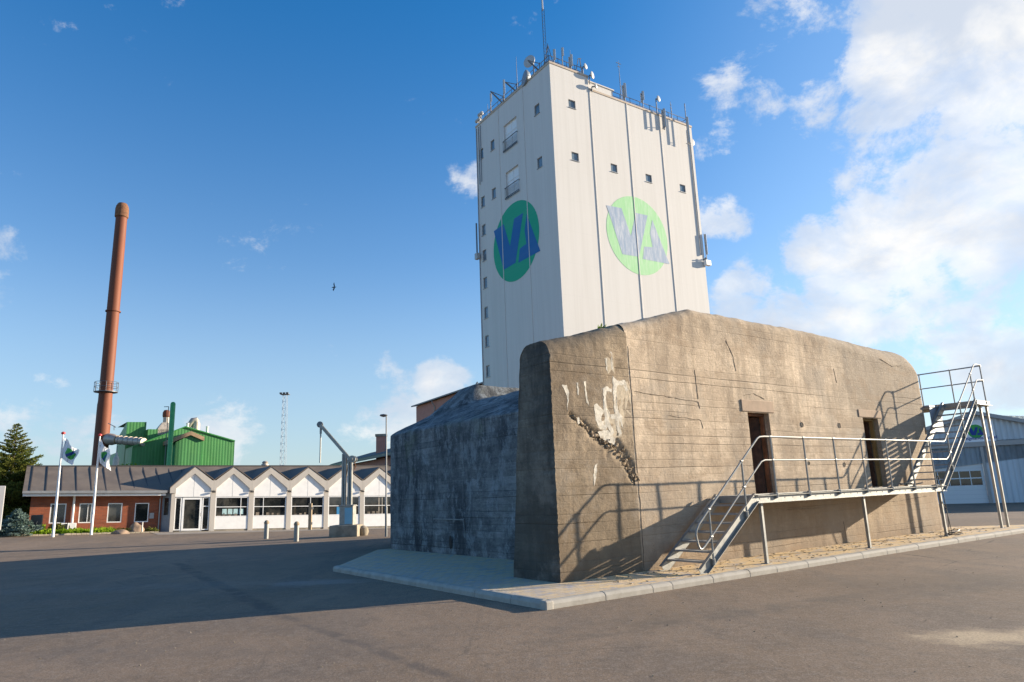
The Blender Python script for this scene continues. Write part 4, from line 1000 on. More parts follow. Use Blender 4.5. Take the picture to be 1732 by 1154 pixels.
# left roof edge
dish(TP(-.3, 3.0, ZT1 + 1.75), .68, (-.55, -.83, 0), TP(.1, 2.8, ZT1), 'big round pale dish near the front corner on the left roof edge')
dish(TP(-.1, 4.3, ZT1 + .6), .85, (-.9, -.3, .1), TP(.5, 4.0, ZT1), 'dark blue-grey drum dish lying low on the left roof edge', depth=.7, dark=True)
whip(TP(.1, 5.9, ZT1), 4.2, 'white whip aerial standing in the middle of the left roof edge')
def arm(b, l, label, up=.9):
    r = empty('cantilever_arm', TP(.1, b, ZT1), label, 'bracket arm', 'bracket arms on the left roof edge'); mb = MB(); p = TP(.2, b, ZT1 + .1); q = TP(-l, b + .5, ZT1 + up)
    mb.beam(p, q, .12, .12); mb.beam(p + UZ * .9, q, .06, .06); mb.beam(p, p + UZ * 1.0, .08, .08); mb.build('struts', M_ANTD, r)
arm(1.9, .9, 'dark bracket arm beside the big round dish', 1.3); arm(6.2, .9, 'dark bracket arm just behind the white whip aerial', 1.2); arm(8.9, 1.1, 'long pale bracket arm in the far half of the left roof edge', 1.5)
panel_aerial(TP(-.1, 8.3, ZT1), 2.6, 1.7, 'dark panel aerial between the two far bracket arms', pw=.22)
panel_aerial(TP(-.2, 10.9, ZT1), 2.3, 1.0, 'white panel aerial third from the far left end of the roof edge', pw=.22)
whip(TP(.1, 12.0, ZT1), 1.7, 'short dark rod aerial near the far left roof corner')
for b, z, lb in ((13.3, 1.0, 'white camera-like antenna head near the far left roof corner'), (13.9, .5, 'double white antenna head nearest the far left roof corner')):
    r = empty('antenna_head', TP(0, b, ZT1), lb, 'antenna'); mb = MB(); mb.tube([TP(0, b, ZT1), TP(0, b, ZT1 + z)], .05, 6); mb.build('mast', M_ANTD, r); mb = MB()
    for s in (-1, 1): mb.lathe([(.05, -.2), (.2, -.15), (.22, .1), (.1, .2)], TP(-.1, b + .25 * s, ZT1 + z), 10, ax=tuple(-TL))
    mb.build('sensor', M_ANT, r)
# ------------------------------------------------------------------ red brick buildings behind
LD = Vector((-.545, .838, 0))        # they run back along the silo's left face
def far_block(name, label, p_near, p_far, z, depth, zlow, chim=None, pipes=()):
    p_near = Vector((p_near.x, p_near.y, 0)); p_far = Vector((p_far.x, p_far.y, 0)); L = p_far - p_near; d = L.normalized(); n = Vector((-d.y, d.x, 0))
    if n.dot(-p_near) > 0: n = -n
    r = empty(name, p_near, label, 'building'); mb = MB()
    q = n * depth
    mb.quad(p_near, p_far, p_far + UZ * z, p_near + UZ * z); mb.quad(p_far, p_far + q, p_far + q + UZ * z, p_far + UZ * z); mb.quad(p_near, p_near + UZ * z, p_near + q + UZ * z, p_near + q); mb.quad(p_near + q, p_near + q + UZ * z, p_far + q + UZ * z, p_far + q)
    mb.build('wall', M_BRICKF, r)
    mb = MB(); e = p_near - d * .4 - n * .55 + UZ * z; mb.prism([e, e + n * (depth / 2 + .55) + UZ * zlow, e + n * (depth + 1.1), e + n * (depth + 1.1) + UZ * .25, e + n * (depth / 2 + .55) + UZ * (zlow + .25), e + UZ * .25], L + d * 1.2); rf = mb.build('roof', M_GREYROOF, r)
    mb = MB(); mb.box(p_near - d * .4 - n * .72 + UZ * (z - .02), L + d * 1.2, n * .16, UZ * .2); mb.build('gutter', M_ANTD, r)
    for f in pipes:
        mb = MB(); c = p_near + L * f; mb.tube([c - n * .6 + UZ * (z - .1), c - n * .55 + UZ * (z - .5), c - n * .12 + UZ * (z - 1.1), c - n * .12], .09, 8); mb.build('downpipe', M_GUTTER, r)
    return r, rf, n
pf = at(704, 688, 128); pn = at(840, 643, 128 * 153 / 195)
zA = pf.z
r, rf, n_ = far_block('brick_warehouse', 'red brick building with flat grey eaves behind the bunker, left of the silo', pn, pf, zA, 12, 1.2, pipes=(.15, .72))
mb = MB(); c = at(806, 652, 106); mb.tube([c - UZ * .6, c + UZ * .3, c + UZ * .5 + n_ * .2], .12, 8); mb.build('vent_cowl', M_ANTD, rf)
pf = at(572, 789, 68); pn = at(700, 755, 50)
r, rf, n_ = far_block('brick_house', 'low red brick house with grey roof and square chimney behind the white gables', pn, pf, pf.z, 7, 1.1)
mb = MB(); c = at(644, 777, 60); c2 = at(644, 739, 60); mb.box(Vector((c.x - .35, c.y - .3, c.z - 2)), (.75, 0, 0), (0, .7, 0), (0, 0, c2.z - c.z + 2)); ch = mb.build('chimney', M_BRICKF, r)
mb = MB(); mb.box(Vector((c.x - .42, c.y - .37, c2.z)), (.89, 0, 0), (0, .84, 0), (0, 0, .22)); mb.build('chimney_cap', M_OLDC, ch)
# ------------------------------------------------------------------ office: brick wing and gabled wing
def OP(a, b, z): 
    p = OF0 + OU * a + ON * b; return Vector((p.x, p.y, zline(a) + z * (1 + .006 * (a - 7))))
office = empty('office_building', OP(0, 0, 0), 'low office with red brick wing, dark roof and row of white gables', 'office building')
class OMB(MB):
    def obox(s, a0, a1, b0, b1, z0, z1, m=0):
        p = [OP(a, b, z) for z in (z0, z1) for (a, b) in ((a0, b0), (a1, b0), (a1, b1), (a0, b1))]
        return s.add(p, [(0, 3, 2, 1), (4, 5, 6, 7), (0, 1, 5, 4), (1, 2, 6, 5), (2, 3, 7, 6), (3, 0, 4, 7)], m)
    def opoly(s, pts, b0, b1, m=0):      # outline in (a,z), from b0 to b1
        n = len(pts); vs = [OP(a, b0, z) for a, z in pts] + [OP(a, b1, z) for a, z in pts]
        return s.add(vs, [tuple(range(n))[::-1], tuple(range(n, 2 * n))] + [(i, (i + 1) % n, n + (i + 1) % n, n + i) for i in range(n)], m)
BW = .5     # brick wall plane
wins = [(.50, 1.19), (1.76, 2.34), (3.04, 3.72), (4.31, 4.99)]
mb = OMB(); zb0, zb1 = .54, 1.56
X = [-.35] + [v for w_ in wins for v in w_] + [5.62]
for i in range(len(X) - 1):
    if i % 2 == 0: mb.quad(OP(X[i], BW, -.4), OP(X[i + 1], BW, -.4), OP(X[i + 1], BW, 2.1), OP(X[i], BW, 2.1))
    else:
        mb.quad(OP(X[i], BW, -.4), OP(X[i + 1], BW, -.4), OP(X[i + 1], BW, zb0), OP(X[i], BW, zb0)); mb.quad(OP(X[i], BW, zb1), OP(X[i + 1], BW, zb1), OP(X[i + 1], BW, 2.1), OP(X[i], BW, 2.1))
        a, c = X[i], X[i + 1]
        mb.quad(OP(a, BW, zb0), OP(c, BW, zb0), OP(c, BW + .12, zb0), OP(a, BW + .12, zb0)); mb.quad(OP(a, BW, zb1), OP(c, BW, zb1), OP(c, BW + .12, zb1), OP(a, BW + .12, zb1))
        mb.quad(OP(a, BW, zb0), OP(a, BW, zb1), OP(a, BW + .12, zb1), OP(a, BW + .12, zb0)); mb.quad(OP(c, BW, zb0), OP(c, BW, zb1), OP(c, BW + .12, zb1), OP(c, BW + .12, zb0))
mb.quad(OP(-.35, BW, -.4), OP(-.35, 6.6, -.4), OP(-.35, 6.6, 2.1), OP(-.35, BW, 2.1)); mb.add([OP(-.35, BW, 2.1), OP(-.35, 6.6, 2.1), OP(-.35, 3.55, 3.5)], [(0, 1, 2)])
mb.quad(OP(-.35, 6.6, -.4), OP(24, 6.6, -.4), OP(24, 6.6, 2.1), OP(-.35, 6.6, 2.1)); mb.quad(OP(24, BW, -.4), OP(24, 6.6, -.4), OP(24, 6.6, 2.1), OP(24, BW, 2.1))
mb.build('brick_wall', M_BRICK, office)
def o_window(a0, a1, z0, z1, b, name='window', bars=(), vb=(), fw_=.05, par=office):
    mb = OMB(); 
    mb.obox(a0, a1, b - .03, b + .05, z0, z0 + fw_); mb.obox(a0, a1, b - .03, b + .05, z1 - fw_, z1); mb.obox(a0, a0 + fw_, b - .03, b + .05, z0 + fw_, z1 - fw_); mb.obox(a1 - fw_, a1, b - .03, b + .05, z0 + fw_, z1 - fw_)
    for z in bars: mb.obox(a0 + fw_, a1 - fw_, b - .025, b + .045, z - .02, z + .02)
    for a in vb: mb.obox(a - .015, a + .015, b - .02, b + .04, z0 + fw_, z1 - fw_)
    f = mb.build(name, M_WFRAME, par)
    mb = MB(); mb.quad(OP(a0 + .02, b + .03, z0 + .02), OP(a1 - .02, b + .03, z0 + .02), OP(a1 - .02, b + .03, z1 - .02), OP(a0 + .02, b + .03, z1 - .02)); mb.build('pane', M_GLASS, f)
    return f
for (a, c) in wins: o_window(a, c, zb0, zb1, BW + .04, vb=((a + c) / 2 + .1,) if a < 2.5 and a > 1 else ())
mb = OMB(); mb.obox(5.03, 5.24, BW - .1, BW - .002, .72, 1.02); mb.build('wall_box', M_GUTTER, office)
# roof: two slopes with standing seams
EZ, RZ, RB = 2.1, 3.58, 3.55
mb = OMB()
def slab(a0, a1, b0, z0, b1, z1, th=.08):
    vs = [OP(a, b, z) for (b, z) in ((b0, z0), (b1, z1), (b1, z1 + th), (b0, z0 + th)) for a in (a0, a1)]
    mb.add(vs, [(0, 1, 3, 2), (2, 3, 5, 4), (4, 5, 7, 6), (6, 7, 1, 0), (0, 2, 4, 6), (1, 7, 5, 3)])
slab(-.72, 24.3, -.05, EZ, RB, RZ); slab(-.72, 24.3, 7.15, EZ, RB, RZ)
roof = mb.build('roof', M_LROOF, office)
k = -.45
while k < 24:
    mb = OMB(); vs = [OP(a, b, z) for (b, z) in ((-.04, EZ + .082), (RB, RZ + .082), (RB, RZ + .117), (-.04, EZ + .117)) for a in (k, k + .045)]
    mb.add(vs, [(0, 1, 3, 2), (2, 3, 5, 4), (4, 5, 7, 6), (6, 7, 1, 0), (0, 2, 4, 6), (1, 7, 5, 3)]); mb.build('roof_seam', M_SEAM, roof); k += .66
mb = OMB(); mb.obox(-.72, 5.75, -.16, -.055, EZ - .02, EZ + .11); mb.build('gutter', M_GUTTER, office)
mb = OMB(); mb.obox(-.70, 5.7, -.03, .46, EZ - .16, EZ - .03); mb.build('eaves_board', M_WHITE, office)
mb = OMB(); mb.obox(-.72, 24.3, RB - .06, RB + .06, RZ + .06, RZ + .13); mb.build('ridge_cap', M_SEAM, roof)
mb = MB(); mb.tube([OP(5.5, -.1, EZ), OP(5.5, .3, EZ - .2), OP(5.5, BW - .06, EZ - .35), OP(5.5, BW - .06, -.1)], .035, 8); mb.build('downpipe', M_GUTTER, office)
mb = MB(); mb.tube([OP(1.5, BW - .08, EZ - .14), OP(1.5, BW - .08, .42), OP(1.45, BW - .08, .3)], .055, 8); mb.build('downpipe', M_WHITE, office)
for z in (.15,): 
    mb = MB(); mb.tube([OP(4.62, .1, -.15), OP(4.62, .1, .38)], .035, 8)
# gabled wing
GC = [7.09, 9.13, 11.23, 13.45, 15.75, 18.05, 20.4, 22.8]; G0 = 7.09
ng = 8
GB = [5.88] + [(GC[i] + GC[i + 1]) / 2 for i in range(7)] + [24.0]
GZ, VZ = 3.50, 2.76
# columns between bays (greige) and rakes
for i in range(ng + 0):
    c = GC[i]; aL = GB[i]; aR = GB[i + 1]
    if i == 0: mb = OMB(); mb.obox(aL + .10, aL + .29, -.06, .18, -.05, 2.06); mb.build('pillar', M_GREY, office)
    mb = OMB(); mb.obox(aR - .135, aR + (.135 if i < ng - 1 else 0), -.06, .18, -.05, 2.2); mb.build('pillar', M_GREY, office)
    mb = OMB()
    if i == 0: L_ = [(aL + .003, 2.06), (aL + .003, 2.36)]; I_ = [(aL + .30, 2.32), (aL + .30, 2.06)]
    else: L_ = [(aL + .003, 2.2), (aL + .003, VZ), (aL + .10, VZ)]; I_ = [(aL + .14, 2.32), (aL + .14, 2.2)]
    o1 = L_ + [(c, GZ), (aR - .10, VZ), (aR - .003, VZ), (aR - .003, 2.2), (aR - .14, 2.2), (aR - .14, 2.32), (c, 3.13)] + I_
    o1_ = [(aL + .003, 2.2), (aL + .003, VZ - (.3 if i == 0 else 0)), (aL + .10, VZ if i else 2.42), (c, GZ), (aR - .10, VZ), (aR - .003, VZ), (aR - .003, 2.2), (aR - .14, 2.2), (aR - .14, 2.32), (c, 3.13), (aL + .14, 2.32), (aL + .14, 2.2)]
    mb.opoly(o1, -.15, -.061); gb = mb.build('gable_board', M_GREY, office)
    mb = OMB(); a_ = aL + (.29 if i == 0 else .14); mb.opoly([(a_, 1.86), (aR - .14, 1.86), (aR - .14, 2.34), (c, 3.16), (a_, 2.34)], -.055, .0); mb.opoly([(c - .006, 1.87), (c + .006, 1.87), (c + .006, 3.0), (c - .006, 3.0)], -.058, -.05, 1); mb.build('gable_panel', [M_WHITE, M_GUTTER], office)
    # cross roof running back to the main slope
    mb = OMB()
    for sgn in (-1, 1):
        e = aR if sgn > 0 else aL
        ez = 2.34 if (i == 0 and sgn < 0) else VZ; vs = [OP(e, -.17, ez), OP(c, -.17, GZ + .02), OP(c, 3.2, GZ + .02), OP(e, (ez - EZ) / (RZ - EZ) * RB, ez)]
        vs2 = [v + UZ * .05 for v in vs]; mb.add(vs + vs2, [(0, 1, 2, 3), (4, 7, 6, 5), (0, 4, 5, 1), (1, 5, 6, 2), (2, 6, 7, 3), (3, 7, 4, 0)])
    mb.build('cross_roof', M_LROOF, roof)
    if i == 0:
        b = .03
        o_window(aL + .31, aL + .64, .08, 1.84, b, 'side_light'); o_window(aR - .52, aR - .15, .08, 1.84, b, 'side_light', bars=(1.35,))
        d0, d1 = aL + .68, aR - .56
        f = o_window(d0, d1, .06, 1.82, b - .01, 'door', fw_=.10)
        mb = MB(); mb.tube([OP(d1 - .05, b - .09, .8), OP(d1 - .05, b - .09, 1.0)], .012, 6); mb.build('handle', M_BLACK, f)
        mb = OMB(); mb.obox(d0 - .06, d1 + .06, b + .03, b + .07, .02, 1.86); mb.build('door_surround', M_WHITE, office)
    else:
        o_window(aL + .145, aR - .145, .76, 1.85, .0, bars=(1.30,), vb=(c + (.5 if i == 1 else -.35 if i in (2,) else .2 if i == 3 else .45),))
        mb = OMB(); mb.obox(aL + .14, aR - .14, -.03, .03, .10, .755); mb.build('wall_panel', M_WHITE, office)
        mb = OMB(); mb.obox(aL + .14, aR - .14, -.01, .1, -.1, .095); mb.build('plinth', M_OLDC, office)
    mb = OMB(); mb.obox(aR - .09, aR + .09, -.22, -.13, 2.08, 2.16); mb.build('wall_lamp', M_BLACK, office)
# side return between brick wing and first bay, with a narrow window
mb = OMB(); vs = [OP(5.62, BW, z) for z in (-.2, 2.2)] + [OP(5.97, -.05, z) for z in (2.3, -.2)]; mb.add(vs, [(0, 1, 2, 3)]); mb.build('return_wall', M_SHEET, office)
mb = MB(); A_, B_ = OP(5.72, BW - .15, 0), OP(5.88, .07, 0); dn = (B_ - A_); dn.z = 0; nn = Vector((dn.y, -dn.x, 0)).normalized()
mb.quad(A_ + nn * .02 + UZ * .9, B_ + nn * .02 + UZ * .9, B_ + nn * .02 + UZ * 1.8, A_ + nn * .02 + UZ * 1.8); mb.build('pane', M_GLASS, office)
# posters in the second bay, objects behind the glass
c = GC[1]
M_TEAL = simple('pale_teal_paper', (.38, .55, .56), .7, 0, .15, 12)
for k in range(4):
    mb = OMB(); a = c - .48 + k * .30; mb.obox(a, a + .24, .020, .024, .90, 1.19)
    mb.build('poster', M_TEAL, office)
M_DIM = simple('dim_room_things', (.16, .13, .10), .8, 0, .6, 6); M_BLUED = simple('blue_door_inside', (.02, .2, .42), .6)
for i in (1, 2, 3, 5):
    c = GC[i]; mb = OMB(); random.seed(i)
    for k in range(5): a = c - .75 + k * .3; h = random.uniform(.05, .2); mb.obox(a, a + random.uniform(.08, .2), .020, .026, .81, .80 + h)
    mb.build('sill_clutter', M_DIM, office)
c = GC[4]; mb = OMB(); mb.obox(c - .45, c + .1, .020, .025, .81, 1.26); mb.build('blue_screen', M_BLUED, office)
c = GC[5]
for k in range(3): mb = OMB(); a = c + .0 + k * .22; mb.obox(a, a + .05, .020, .025, .81, 1.78); mb.build('curtain', M_STEELY, office)
# entrance steps
mb = OMB(); mb.obox(6.1, 8.05, -.9, -.12, -.10, .02); mb.build('doorstep', M_OLDC, office, bevel=.02)
mb = OMB(); mb.obox(5.8, 7.8, -1.3, -.91, -.12, -.04); mb.build('doorstep', M_OLDC, office, bevel=.02)
# roof vent
c = at(448, 793, 46); mb = MB(); mb.lathe([(.16, -.5), (.16, .05), (.24, .1), (.24, .28), (.16, .34), (.2, .42), (.1, .5)], c, 14); mb.build('roof_vent', M_STEELY, roof)
# ------------------------------------------------------------------ rust-red stack and green works
cb = at(168, 787, 72); ct = at(207.5, 345, 72); CX = (cb.x + ct.x) / 2; CY = 72.0
CB = Vector((CX, CY, 0)); HT = ct.z
stack = empty('factory_chimney', CB, 'tall rust-red steel chimney stack behind the office', 'chimney')
mb = MB(); mb.lathe([(.72, 0), (.69, HT * .35), (.65, HT * .36), (.61, HT * .72), (.57, HT - 1.6)], CB, 28); mb.build('shaft', M_STACK, stack)
mb = MB(); mb.lathe([(.58, HT - 1.7), (.68, HT - 1.6), (.68, HT - .7), (.62, HT - .35), (.50, HT - .1), (.44, HT)], CB, 28); mb.build('cap', M_RUST, stack)
mb = MB(); mb.lathe([(.60, 0), (.74, 0), (.74, .12), (.60, .12)], CB + UZ * (at(190, 528, 72).z), 28); mb.build('flange', M_STACK, stack)
zp = at(176, 664, 72).z; mb = MB(); mb.lathe([(.7, 0), (1.12, 0), (1.12, .06), (.7, .06)], CB + UZ * zp, 20)
for k in range(12):
    a = 2 * math.pi * k / 12; p = CB + Vector((math.cos(a), math.sin(a), 0)) * 1.10 + UZ * zp; mb.beam(p, p + UZ * 1.05, .04, .04)
for z in (.55, 1.05): mb.tube([CB + Vector((math.cos(2 * math.pi * k / 24), math.sin(2 * math.pi * k / 24), 0)) * 1.10 + UZ * (zp + z) for k in range(25)], .025, 5)
mb.build('service_platform', M_ANTD, stack)
mb = MB(); p0 = at(183, 716, 71.3); mb.beam(p0, at(196, 723, 71), .06, .06); mb.beam(at(193, 720, 71), at(193, 728, 71), .05, .05); mb.build('sensor_arm', M_ANTD, stack)
# duct
dA = at(184, 743, 72); dB = at(243, 748, 70.5)
duct = empty('flue_duct', dA, 'silver ribbed flue duct joining the chimney to the green works', 'duct')
mb = MB(); d = (dB - dA).normalized(); L = (dB - dA).length
mb.tube([dA + d * L * f for f in (.22, .4, .6, .8, 1)], .42, 18); mb.build('pipe', M_STEELY, duct)
mb = MB(); mb.tube([dA - d * .2, dA + d * L * .10, dA + d * L * .23], [.62, .60, .44], 18); mb.build('hood', M_STEELY, duct)
for f in (.26, .34, .48, .62, .76, .9):
    mb = MB(); mb.tube([dA + d * L * f, dA + d * (L * f + .06)], .46, 18); mb.build('rib', M_RUSTY if f < .3 else M_STEELY, duct)
# green works
GU = Vector((math.cos(GA), math.sin(GA), 0)); GN = Vector((-GU.y, GU.x, 0))
def gon(x, y, D0=None, off=0): 
    P = GO + GN * off; p = onv(x, y, P, GA); return (p - GO).dot(GU), p.z
GO = at(222, 780, 70); GO = Vector((GO.x, GO.y, 0))
works = empty('green_works', GO, 'green corrugated steel factory hall with gabled front behind the office', 'factory building')
gL = gon(222, 757); gP = gon(313, 723); gR = gon(397, 747)
def GPt(a, b, z): return GO + GU * a + GN * b + UZ * z
mb = MB(); mb.add([GPt(0, 0, 0), GPt(gR[0], 0, 0), GPt(gR[0], 0, gR[1]), GPt(gP[0], 0, gP[1]), GPt(0, 0, gL[1])], [(0, 1, 2, 3, 4)])
mb.build('front_wall', M_GREEN, works)
mb = MB(); mb.quad(GPt(0, 0, 0), GPt(0, 14, 0), GPt(0, 14, gL[1]), GPt(0, 0, gL[1])); mb.quad(GPt(gR[0], 0, 0), GPt(gR[0], 14, 0), GPt(gR[0], 14, gR[1]), GPt(gR[0], 0, gR[1])); mb.build('side_wall', M_GREENS, works)
mb = MB(); M_GREENP = simple('green_flashing', (.03, .22, .05), .5)
for (p, q) in ((gL, gP), (gP, gR)):
    a0, z0 = (0 if p is gL else p[0]), p[1]; a1, z1 = q
    mb.add([GPt(a0, -.15, z0), GPt(a1, -.15, z1), GPt(a1, 14, z1), GPt(a0, 14, z0), GPt(a0, -.15, z0 + .12), GPt(a1, -.15, z1 + .12), GPt(a1, 14, z1 + .12), GPt(a0, 14, z0 + .12)], [(0, 3, 2, 1), (4, 5, 6, 7), (0, 1, 5, 4), (1, 2, 6, 5), (2, 3, 7, 6), (3, 0, 4, 7)])
roofg = mb.build('roof', M_GREENP, works)
# projecting bay with brown trim
off = -3.2
b0 = gon(297, 745, off=off); bp = gon(322, 733, off=off); b1 = gon(342, 742, off=off)
mb = MB(); mb.add([GPt(b0[0], off, 0), GPt(b1[0], off, 0), GPt(b1[0], off, b1[1] - .2), GPt(bp[0], off, bp[1] - .2), GPt(b0[0], off, b0[1] - .2)], [(0, 1, 2, 3, 4)]); mb.build('bay_front', M_GREEN, works)
mb = MB(); mb.quad(GPt(b0[0], off, 0), GPt(b0[0], -.02, 0), GPt(b0[0], -.02, b0[1] - .2), GPt(b0[0], off, b0[1] - .2)); mb.quad(GPt(b1[0], off, 0), GPt(b1[0], -.02, 0), GPt(b1[0], -.02, b1[1] - .2), GPt(b1[0], off, b1[1] - .2)); mb.build('bay_side', M_GREENS, works)
mb = MB()
for (p, q) in (((b0[0] - .5, b0[1] - .1), bp), (bp, (b1[0] + .15, b1[1] - .05))):
    mb.add([GPt(p[0], off - .25, p[1] - .2), GPt(q[0], off - .25, q[1] - .2), GPt(q[0], -.02, q[1] - .2), GPt(p[0], -.02, p[1] - .2), GPt(p[0], off - .25, p[1] + .2), GPt(q[0], off - .25, q[1] + .2), GPt(q[0], -.02, q[1] + .2), GPt(p[0], -.02, p[1] + .2)], [(0, 3, 2, 1), (4, 5, 6, 7), (0, 1, 5, 4), (1, 2, 6, 5), (2, 3, 7, 6), (3, 0, 4, 7)])
mb.build('bay_roof', M_BROWNT, works)
# rear tower block and link
off = 4.0
t1 = gon(215, 714, off=off); t2 = gon(248, 714, off=off)
mb = MB(); mb.quad(GPt(t1[0], off, 0), GPt(t2[0], off, 0), GPt(t2[0], off, t2[1]), GPt(t1[0], off, t1[1])); mb.quad(GPt(t2[0], off, 0), GPt(t2[0], off + 6, 0), GPt(t2[0], off + 6, t2[1]), GPt(t2[0], off, t2[1])); mb.quad(GPt(t1[0], off, t1[1]), GPt(t2[0], off, t2[1]), GPt(t2[0], off + 6, t2[1]), GPt(t1[0], off + 6, t1[1])); mb.build('upper_block', M_GREEN, works)
q = gon(201, 740, off=off + 3)[0]
mb = MB(); mb.quad(GPt(t1[0], off, 0), GPt(q, off + 4, 0), GPt(q, off + 4, t1[1] * .86), GPt(t1[0], off, t1[1])); mb.build('upper_block_side', M_GREENS, works)
mb = MB(); l1 = gon(292, 727, off=3.0); mb.box(GPt(t2[0] + .01, 3.0, gL[1] - .5), GU * (l1[0] - t2[0]), GN * 6, UZ * (l1[1] - gL[1] + .5)); mb.build('link_block', M_GREEN, works)
# green pipe
p = at(289.5, 787, 68.6); q = at(289, 682, 68.6); PX = (p.x + q.x) / 2
gp = empty('green_pipe_stack', Vector((PX, 68.6, 0)), 'tall green vertical pipe with rounded top in front of the green works', 'pipe stack')
mb = MB(); B = Vector((PX, 68.6, 0)); zt = q.z; mb.lathe([(.24, 0), (.24, zt - .1), (.2, zt + .02), (.1, zt + .1)], B, 18); mb.build('shaft', simple('green_pipe_paint', (.05, .33, .10), .35), gp)
mb = MB(); r_ = B - Vector((.42, 0, 0)); mb.tube([r_ + UZ * 3, r_ + UZ * (zt - .35)], .04, 6); mb.tube([r_ + UZ * (zt - .35), r_ + UZ * (zt - .35) - Vector((.45, 0, 0))], .035, 6); mb.build('lightning_rod', M_ANTD, gp)
# roof equipment of the works
def onroof(x, y, off): P = GO + GN * off; return onv(x, y, P, GA)
c = onroof(278, 727, 3.6)
v1 = empty('roof_vent', c, 'roof ventilator with rusty cap on a square cone behind the green pipe', 'roof vent')
mb = MB(); b_ = [c + GU * s_ * .75 + GN * t_ * .6 - UZ * .6 for s_, t_ in ((-1, -1), (1, -1), (1, 1), (-1, 1))]; m1_ = [c + GU * s_ * .75 + GN * t_ * .6 + UZ * .05 for s_, t_ in ((-1, -1), (1, -1), (1, 1), (-1, 1))]; t_4 = [c + GU * s_ * .3 + GN * t_ * .3 + UZ * .75 for s_, t_ in ((-1, -1), (1, -1), (1, 1), (-1, 1))]
mb.add(b_ + m1_ + t_4, [(0, 1, 5, 4), (1, 2, 6, 5), (2, 3, 7, 6), (3, 0, 4, 7), (4, 5, 9, 8), (5, 6, 10, 9), (6, 7, 11, 10), (7, 4, 8, 11), (8, 9, 10, 11)]); mb.build('cone', M_STEELY, v1)
mb = MB(); mb.lathe([(.30, .7), (.30, 1.35)], c + GU * .1, 16); mb.build('neck', M_STEELY, v1)
mb = MB(); mb.lathe([(.34, 1.35), (.38, 1.5), (.38, 1.85), (.26, 2.1), (.1, 2.15)], c + GU * .1, 16); mb.build('cap', M_STACK, v1)
c = onroof(327, 729, 3.2)
v2 = empty('curved_vent', c, 'silver vent duct curving over the right roof slope of the works', 'roof vent')
mb = MB(); mb.lathe([(.42, -.4), (.42, .6), (.40, .9)], c + GU * .25, 16); mb.build('drum', M_STEELY, v2)
mb = MB(); mb.tube([c + GU * .25 + UZ * .9, c + GU * .12 + UZ * 1.15, c - GU * .12 + UZ * 1.1, c - GU * .35 + UZ * .75, c - GU * .5 + UZ * .3, c - GU * .6 - UZ * .1], [.40, .40, .36, .3, .22, .12], 14); mb.build('elbow', M_STEELY, v2)
c = onroof(350, 735, 3.0); tag(MB().lathe([(.14, -.4), (.14, .75), (.16, .78), (.16, .9)], c, 12).build('vent_pipe', M_WHITE, loc=c), 'short white vent pipe on the right roof slope of the works', 'vent pipe')
c = onroof(317, 722, 3.0); tag(MB().lathe([(.12, -.5), (.12, .25), (.15, .3), (.15, .4)], c, 12).build('vent_pipe', M_WHITE, loc=c), 'short white vent pipe beside the curved silver vent', 'vent pipe')
c = at(195.5, 790, 62); tk = empty('silver_tank', Vector((c.x, 62, 0)), 'small silver tank with pointed top above the office roof ridge', 'tank')
zt = at(195.5, 771, 62).z; mb = MB(); mb.lathe([(.26, 0), (.26, zt - .35), (.2, zt - .15), (.1, zt), (.07, zt + .3)], Vector((c.x, 62, 0)), 16); mb.build('vessel', M_STEELY, tk); mb = MB(); mb.tube([Vector((c.x, 62, zt + .3)), Vector((c.x, 62, zt + .85))], .03, 6); mb.build('spike', M_ANTD, tk)
# ------------------------------------------------------------------ distant lattice mast with floodlights
c = at(478.5, 787, 150); B = Vector((c.x, 150, 0)); zt = at(480, 668, 150).z
lm = empty('lattice_mast', B, 'thin distant lattice floodlight mast above the white gables', 'mast')
mb = MB(); ww = .55
for i in range(4):
    q = Vector(((-1, 1, 1, -1)[i] * ww, (-1, -1, 1, 1)[i] * ww, 0)); mb.beam(B + q, B + q * .7 + UZ * zt, .07, .07)
for k in range(16):
    z0, z1 = zt * k / 16, zt * (k + 1) / 16; f0, f1 = 1 - .3 * k / 16, 1 - .3 * (k + 1) / 16
    for (s0, s1) in ((-1, 1), (1, -1)): mb.beam(B + Vector((s0 * ww * f0, -ww * f0, z0)), B + Vector((s1 * ww * f1, -ww * f1, z1)), .04, .04)
    mb.beam(B + Vector((-ww * f1, -ww * f1, z1)), B + Vector((ww * f1, -ww * f1, z1)), .06, .06)
mb.build('lattice', simple('pale_far_steel', (.40, .45, .50), .6), lm); mb = MB(); mb.box(B + Vector((-.9, -.6, zt)), (1.8, 0, 0), (0, 1.2, 0), (0, 0, .12))
for s in (-.7, 0, .7): mb.box(B + Vector((s - .25, -.9, zt + .05)), (.5, 0, 0), (0, .3, 0), (0, -.1, .35))
mb.build('floodlight_platform', M_ANTD, lm)
